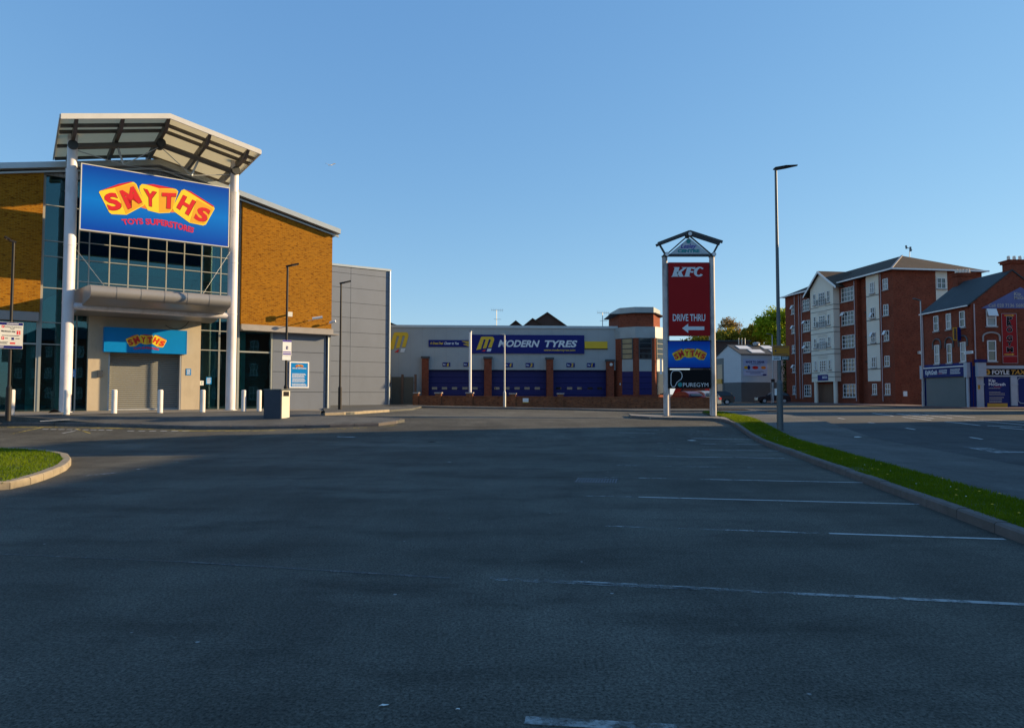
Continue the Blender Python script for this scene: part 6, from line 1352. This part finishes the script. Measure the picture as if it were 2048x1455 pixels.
# ------------------------------------------------------------ cars
def car(label, x, y, ang, paint_, L=4.2, H=1.45, kind='hatch'):
    z = hz(x, y)+.01; t = thing('parked_car', Vector((x, y, z)), label, 'car'); d = Vector((math.cos(ang), math.sin(ang), 0)); f = Fr((x, y), (d.x, d.y))
    P = lambda a, zz, o: f.P(a, z+zz, o)
    def shell(pts, w0, w1=None):
        w1 = w1 or w0; n = len(pts); A_ = [P(a, zz, (w0 if zz < .95*H*.62 else w1)) for a, zz in pts]; B_ = [P(a, zz, -(w0 if zz < .95*H*.62 else w1)) for a, zz in pts]; return MB().hexa(A_, B_)
    h = L/2
    low = [(-h, .32), (-h+.12, .22), (-h+.45, .2)]+[(-h+.80+.36*math.cos(k), .3+.36*math.sin(k)) for k in (math.pi*.95, math.pi*.75, math.pi*.5, math.pi*.25, math.pi*.05)]+[(h-.85+.36*math.cos(k), .3+.36*math.sin(k)) for k in (math.pi*.95, math.pi*.75, math.pi*.5, math.pi*.25, math.pi*.05)]+[(h-.1, .24), (h, .38), (h-.03, .68), (h-.25, .80), (h-1.15, .92), (-h+.25, .96), (-h+.02, .85)]
    top = [(h-1.25, .93), (h-1.95, H-.05), (h-2.5, H), (-h+.9, H-.04), (-h+.45, H-.2), (-h+.12, .95)] if kind == 'hatch' else [(h-.9, .95), (h-1.3, H-.1), (h-1.8, H), (-h+.25, H), (-h+.08, H-.2), (-h+.05, .95)]
    body = MB().hexa([P(a, q, .85) for a, q in low], [P(a, q, -.85) for a, q in low]); body.hexa([P(a, q, .82-.17*(q-.93)/(H-.93)) for a, q in top], [P(a, q, -.82+.17*(q-.93)/(H-.93)) for a, q in top]); bo_ = body.build('body', paint_, t, bevel=.03)
    for s in (1, -1):
        k = [(h-1.35, .97), (h-1.98, H-.12), (h-2.5, H-.08), (-h+.95, H-.12), (-h+.55, H-.26), (-h+.35, .99)]
        MB().hexa([P(a, q, s*(.826-.17*(q-.93)/(H-.93))) for a, q in k], [P(a, q, s*(.834-.17*(q-.93)/(H-.93))) for a, q in k]).build('side_window', M['carglass'], t)
        for a in (-h+.80, h-.85):
            w_ = MB().cyl(P(a, .3, s*.68), P(a, .3, s*.86), .30, n=20).build('wheel', M['rubber'], t, smooth=True); MB().cyl(P(a, .3, s*.862), P(a, .3, s*.875), .19, n=14).build('rim', M['galv'], w_)
        MB().box(f, h-.12, h+.01, z+.58, z+.72, s*.5, s*.8).build('headlight', M['carlight'], t); MB().box(f, -h-.01, -h+.1, z+.66, z+.86, s*.55, s*.84).build('tail_light', M['redlight'], t)
    MB().quad(P(h-1.3, .99, .66), P(h-1.3, .99, -.66), P(h-1.9, H-.08, -.58), P(h-1.9, H-.08, .58)).build('windscreen', M['carglass'], t)
    q = [(-h+.10, 1.0), (-h+.36, H-.2)] if kind == 'hatch' else [(-h+.035, 1.0), (-h+.05, H-.24)]
    MB().quad(P(q[0][0]-.02, q[0][1], .66), P(q[0][0]-.02, q[0][1], -.66), P(q[1][0]-.02, q[1][1], -.58), P(q[1][0]-.02, q[1][1], .58)).build('rear_window', M['carglass'], t)
    return t
p = atY(1545, 795, 88); car('dark hatchback parked against the grey base of the white shop', p.x, 88, math.pi-.12, M['carblack'], 4.1, 1.46)
p = atY(1366, 790, 60); car('maroon car seen through the gap under the black totem board', p.x, 60, 2.0, M['carmaroon'], 4.0, 1.4)
p = atY(1377, 783, 66); car('bright red van behind the maroon car under the totem', p.x, 66, 2.6, M['carred'], 4.6, 1.95, 'van')
p = atY(1397, 787, 62); car('silver car right of the red van under the totem', p.x, 62, 2.0, M['carsilver'], 4.1, 1.45)
p = atY(1434, 788, 76); car('black car half hidden by the right totem post', p.x-.2, 76, 2.9, M['carblack'], 4.0, 1.5)
# ------------------------------------------------------------ trees
def tree(label, x, ytop, ybase_crown, Y, width, m, n=9000, dens=1.0, leaf_s=.22, seed=1, group='trees behind the shops'):
    rg_ = random.Random(seed); r = np.random.default_rng(seed)
    top = atY(x, ytop, Y); bot = atY(x, ybase_crown, Y); W_ = width*Y/F/2; g0_ = hz(top.x, Y)
    base = Vector((top.x, Y, g0_)); cz = (top.z+bot.z)/2; hh = (top.z-bot.z)/2
    t = thing('tree', base, label, 'tree', group)
    tb = MB(); tb.cyl(base, (base.x, base.y, cz-hh*.6), .32, .22, n=10)
    cl = []
    for i in range(46):
        th = rg_.uniform(0, 2*math.pi); ph = rg_.uniform(-.9, 1); rr2 = rg_.uniform(.35, 1.0)**.6
        c = Vector((base.x+W_*rr2*math.cos(th)*math.sqrt(max(0.05, 1-ph*ph)), base.y+W_*.8*rr2*math.sin(th)*math.sqrt(max(0.05, 1-ph*ph)), cz+hh*.95*ph*rr2)); cl.append(c)
    for c in cl[:16]:
        a = Vector((base.x, base.y, cz-hh*.6+rg_.uniform(-.3, .8)*hh*.4)); mdl = a.lerp(c, .5)+Vector((rg_.uniform(-.3, .3), rg_.uniform(-.3, .3), .3)); tb.cyl(a, mdl, .10, .06, n=6); tb.cyl(mdl, c, .06, .02, n=5)
        for k in range(3): tb.cyl(mdl.lerp(c, .4), c+Vector((rg_.uniform(-1, 1), rg_.uniform(-1, 1), rg_.uniform(0, 1.2)))*W_*.3, .025, .01, n=4)
    tb.build('trunk', M['bark'], t)
    C = np.array([tuple(c) for c in cl]); k = r.integers(0, len(cl), n); sig = W_*.19*r.uniform(.6, 1.2, len(cl))
    Pp = C[k]+r.normal(0, 1, (n, 3))*sig[k][:, None]*np.array([1, 1, .8])
    s_ = leaf_s*r.uniform(.6, 1.3, n); u = r.normal(0, 1, (n, 3)); u /= np.linalg.norm(u, axis=1)[:, None]; v = np.cross(u, r.normal(0, 1, (n, 3))); v /= np.linalg.norm(v, axis=1)[:, None]
    V = np.stack([Pp-u*s_[:, None], Pp+v*s_[:, None]*.55, Pp+u*s_[:, None], Pp-v*s_[:, None]*.55], 1).reshape(-1, 3)-np.array(tuple(base))
    me = bpy.data.meshes.new('crown'); me.vertices.add(n*4); me.vertices.foreach_set('co', V.ravel()); me.loops.add(n*4); me.loops.foreach_set('vertex_index', np.arange(n*4)); me.polygons.add(n); me.polygons.foreach_set('loop_start', np.arange(n)*4); me.polygons.foreach_set('loop_total', np.full(n, 4)); me.update(calc_edges=True); me.materials.append(m)
    o = bpy.data.objects.new('crown', me); COL.objects.link(o); o.parent = t; return t
lg = leaf('bright_leaves', (0.16, 0.25, 0.01), (0.34, 0.38, 0.02)); lo_ = leaf('olive_leaves', (0.22, 0.20, 0.02), (0.38, 0.30, 0.04)); lb = leaf('budding_leaves', (0.20, 0.14, 0.05), (0.28, 0.19, 0.07))
tree('bright green tree right beside the far end of the flats', 1556, 616, 705, 118, 82, lg, 15000, seed=3)
tree('sparse brown budding tree behind the white gable', 1456, 636, 690, 125, 48, lb, 3200, leaf_s=.16, seed=5)
tree('olive green bush like tree just above the white gable apex', 1452, 658, 700, 122, 56, lo_, 7000, seed=8)
tree('olive tree between the budding tree and the bright green tree', 1502, 652, 705, 122, 50, lo_, 8000, seed=11)
tree('dull green tree showing between red and blue totem boards', 1395, 668, 720, 122, 70, lo_, 8000, seed=13)
def bush(label, px, Y, z0, z1, w, m, n, seed):
    r = np.random.default_rng(seed); b = atY(px, 780, Y); base = Vector((b.x, Y, hz(b.x, Y))); t = thing('climbing_shrub', base, label, 'shrub')
    MB().cyl(base, base+Vector((0, 0, z1*.8)), .06, .02, n=6).build('stem', M['bark'], t)
    z = r.uniform(z0, z1, n); Pp = np.stack([r.normal(0, w, n), r.normal(0, w, n), z], 1); s_ = .12
    u = r.normal(0, 1, (n, 3)); u /= np.linalg.norm(u, axis=1)[:, None]; v = np.cross(u, r.normal(0, 1, (n, 3))); v /= np.linalg.norm(v, axis=1)[:, None]
    V = np.stack([Pp-u*s_, Pp+v*s_*.6, Pp+u*s_, Pp-v*s_*.6], 1).reshape(-1, 3)
    me = bpy.data.meshes.new('foliage'); me.from_pydata(V.tolist(), [], [tuple(range(4*i, 4*i+4)) for i in range(n)]); me.materials.append(m); o = bpy.data.objects.new('foliage', me); COL.objects.link(o); o.parent = t
bush('dark ivy like shrub climbing the far corner of the flats', 1576, 93.6, .3, 6.2, .28, leaf('dark_leaves', (0.02, 0.04, 0.012), (0.04, 0.07, 0.02)), 2200, 4)
# ------------------------------------------------------------ buildings outside the frame that shade the car park
def shader(label, x0, x1, y0, y1, he, hr, m='redbrick'):
    f = Fr((x0, y1), (0, -1)); L = y1-y0; D_ = x1-x0; t = thing('terraced_house', Vector((x0, y1, .3)), label, 'house', 'houses outside the right edge of the view')
    MB().prism(Fr((x0, y0), (1, 0)), [(0, 0), (D_, 0), (D_, he), (D_/2, hr), (0, he)], -L, 0).build('wall', M[m], t)
    F2 = Fr((x0, y0), (1, 0)); b_ = MB()
    for p, q in (((-.25, he-.15), (D_/2, hr)), ((D_/2, hr), (D_+.25, he-.15))): b_.hexa([F2.P(p[0], p[1]+.02, .1), F2.P(q[0], q[1]+.02, .1), F2.P(q[0], q[1]+.02, -L-.1), F2.P(p[0], p[1]+.02, -L-.1)], [F2.P(p[0], p[1]+.14, .1), F2.P(q[0], q[1]+.14, .1), F2.P(q[0], q[1]+.14, -L-.1), F2.P(p[0], p[1]+.14, -L-.1)])
    b_.build('roof', M['slate'], t)
    n = max(1, int(L/3)); 
    for i in range(n):
        for z in (1.0, 4.0, 7.0):
            if z+1.6 > he: continue
            window(f, t, (i+.5)*L/n-.6, (i+.5)*L/n+.6, z, z+1.5, 2, 2, 0)
shader('tall brick corner house off the right edge', 28.5, 37.5, 26.2, 31.4, 11.2, 13.6)
shader('lower brick terrace beyond the tall corner house', 28.5, 36.5, -40, 26.0, 9.5, 11.6)
shader('small brick house on the far side of the side street', 36.6, 44, 41.5, 47.4, 7.4, 10.0, 'darkbrick')
# ------------------------------------------------------------ litter and grate
g = MB(); c = G(1193, 961); cf = Fr((c.x, c.y), (.98, -.196))
gt_ = thing('drain_grate', c, 'worn pale rectangular grating set in the dark car park asphalt', 'grate')
wv, dv = .38, .30
g.box(cf, -wv, wv, c.z+.002, c.z+.010, -dv, -dv+.03).box(cf, -wv, wv, c.z+.002, c.z+.010, dv-.03, dv)
for k in range(15): a = -wv+.03+(2*wv-.06)*k/14; g.box(cf, a-.013, a+.013, c.z+.003, c.z+.011, -dv+.03, dv-.03)
g.build('bars', mat('worn_iron', (0.14, 0.14, 0.15), 0.8), gt_)
def scrap(label, x, y, hf, pts, m, name='litter', th=.012, sc=1.0):
    p = G(x, y, hf); rr3 = random.Random(int(x)); vs = [Vector((p.x+q*sc, p.y+r_*sc, p.z+.006+rr3.uniform(0, th))) for q, r_ in pts]; n = len(vs)
    b_ = MB(); b_.add([p+Vector((0, 0, .008+th*1.5))]+vs, [(0, 1+i, 1+(i+1) % n) for i in range(n)]); o = b_.build(name, M[m], None, root=p); return tag(o, label, 'litter')
hx = [(-.1, -.03), (-.02, -.07), (.09, -.04), (.12, .03), (.02, .07), (-.08, .05)]
scrap('crumpled white paper on the grey footway by the street', 1716, 874, lambda x, y: hz(x, y)+.1, hx, 'litter', sc=1.3)
scrap('flattened white scrap on the bay lines below the totem', 1384, 881, hz, hx, 'litter', sc=1.6)
scrap('dark scrap lying on the middle of the car park', 863, 883.5, hz, hx, 'black', sc=1.2)
scrap('dark bag on the forecourt left of the tall left column', 108, 826, zp, hx, 'black', sc=2.2, th=.12)
scrap('white paper fragment at the bottom of the car park', 768, 1411, hz, [(-.05, -.02), (-.02, -.012), (.0, -.025), (.03, -.01), (.05, .0), (.03, .012), (.01, .01), (-.02, .02), (-.03, .005)], 'litter', sc=.55, th=.002)
scrap('small torn white fragment right of the larger one at the bottom', 915, 1419, hz, [(-.02, -.01), (.0, -.006), (.02, -.012), (.02, .004), (-.005, .01)], 'litter', sc=.6, th=.002)
p = atY(660, 330, 60); t = thing('gull', p, 'tiny pale gull gliding above the brick store roof', 'bird')
MB().cyl(p-Vector((.16, 0, 0)), p+Vector((.16, .1, 0)), .05, .02, n=8).build('body', M['white'], t); 
for s in (1, -1): MB().quad(p, p+Vector((.08, .1, 0)), p+Vector((.05, s*.1+.1, .18))+Vector((s*.45, 0, 0)), p+Vector((-.05, 0, .15))+Vector((s*.4, 0, 0))).build('wing', M['white'], t)
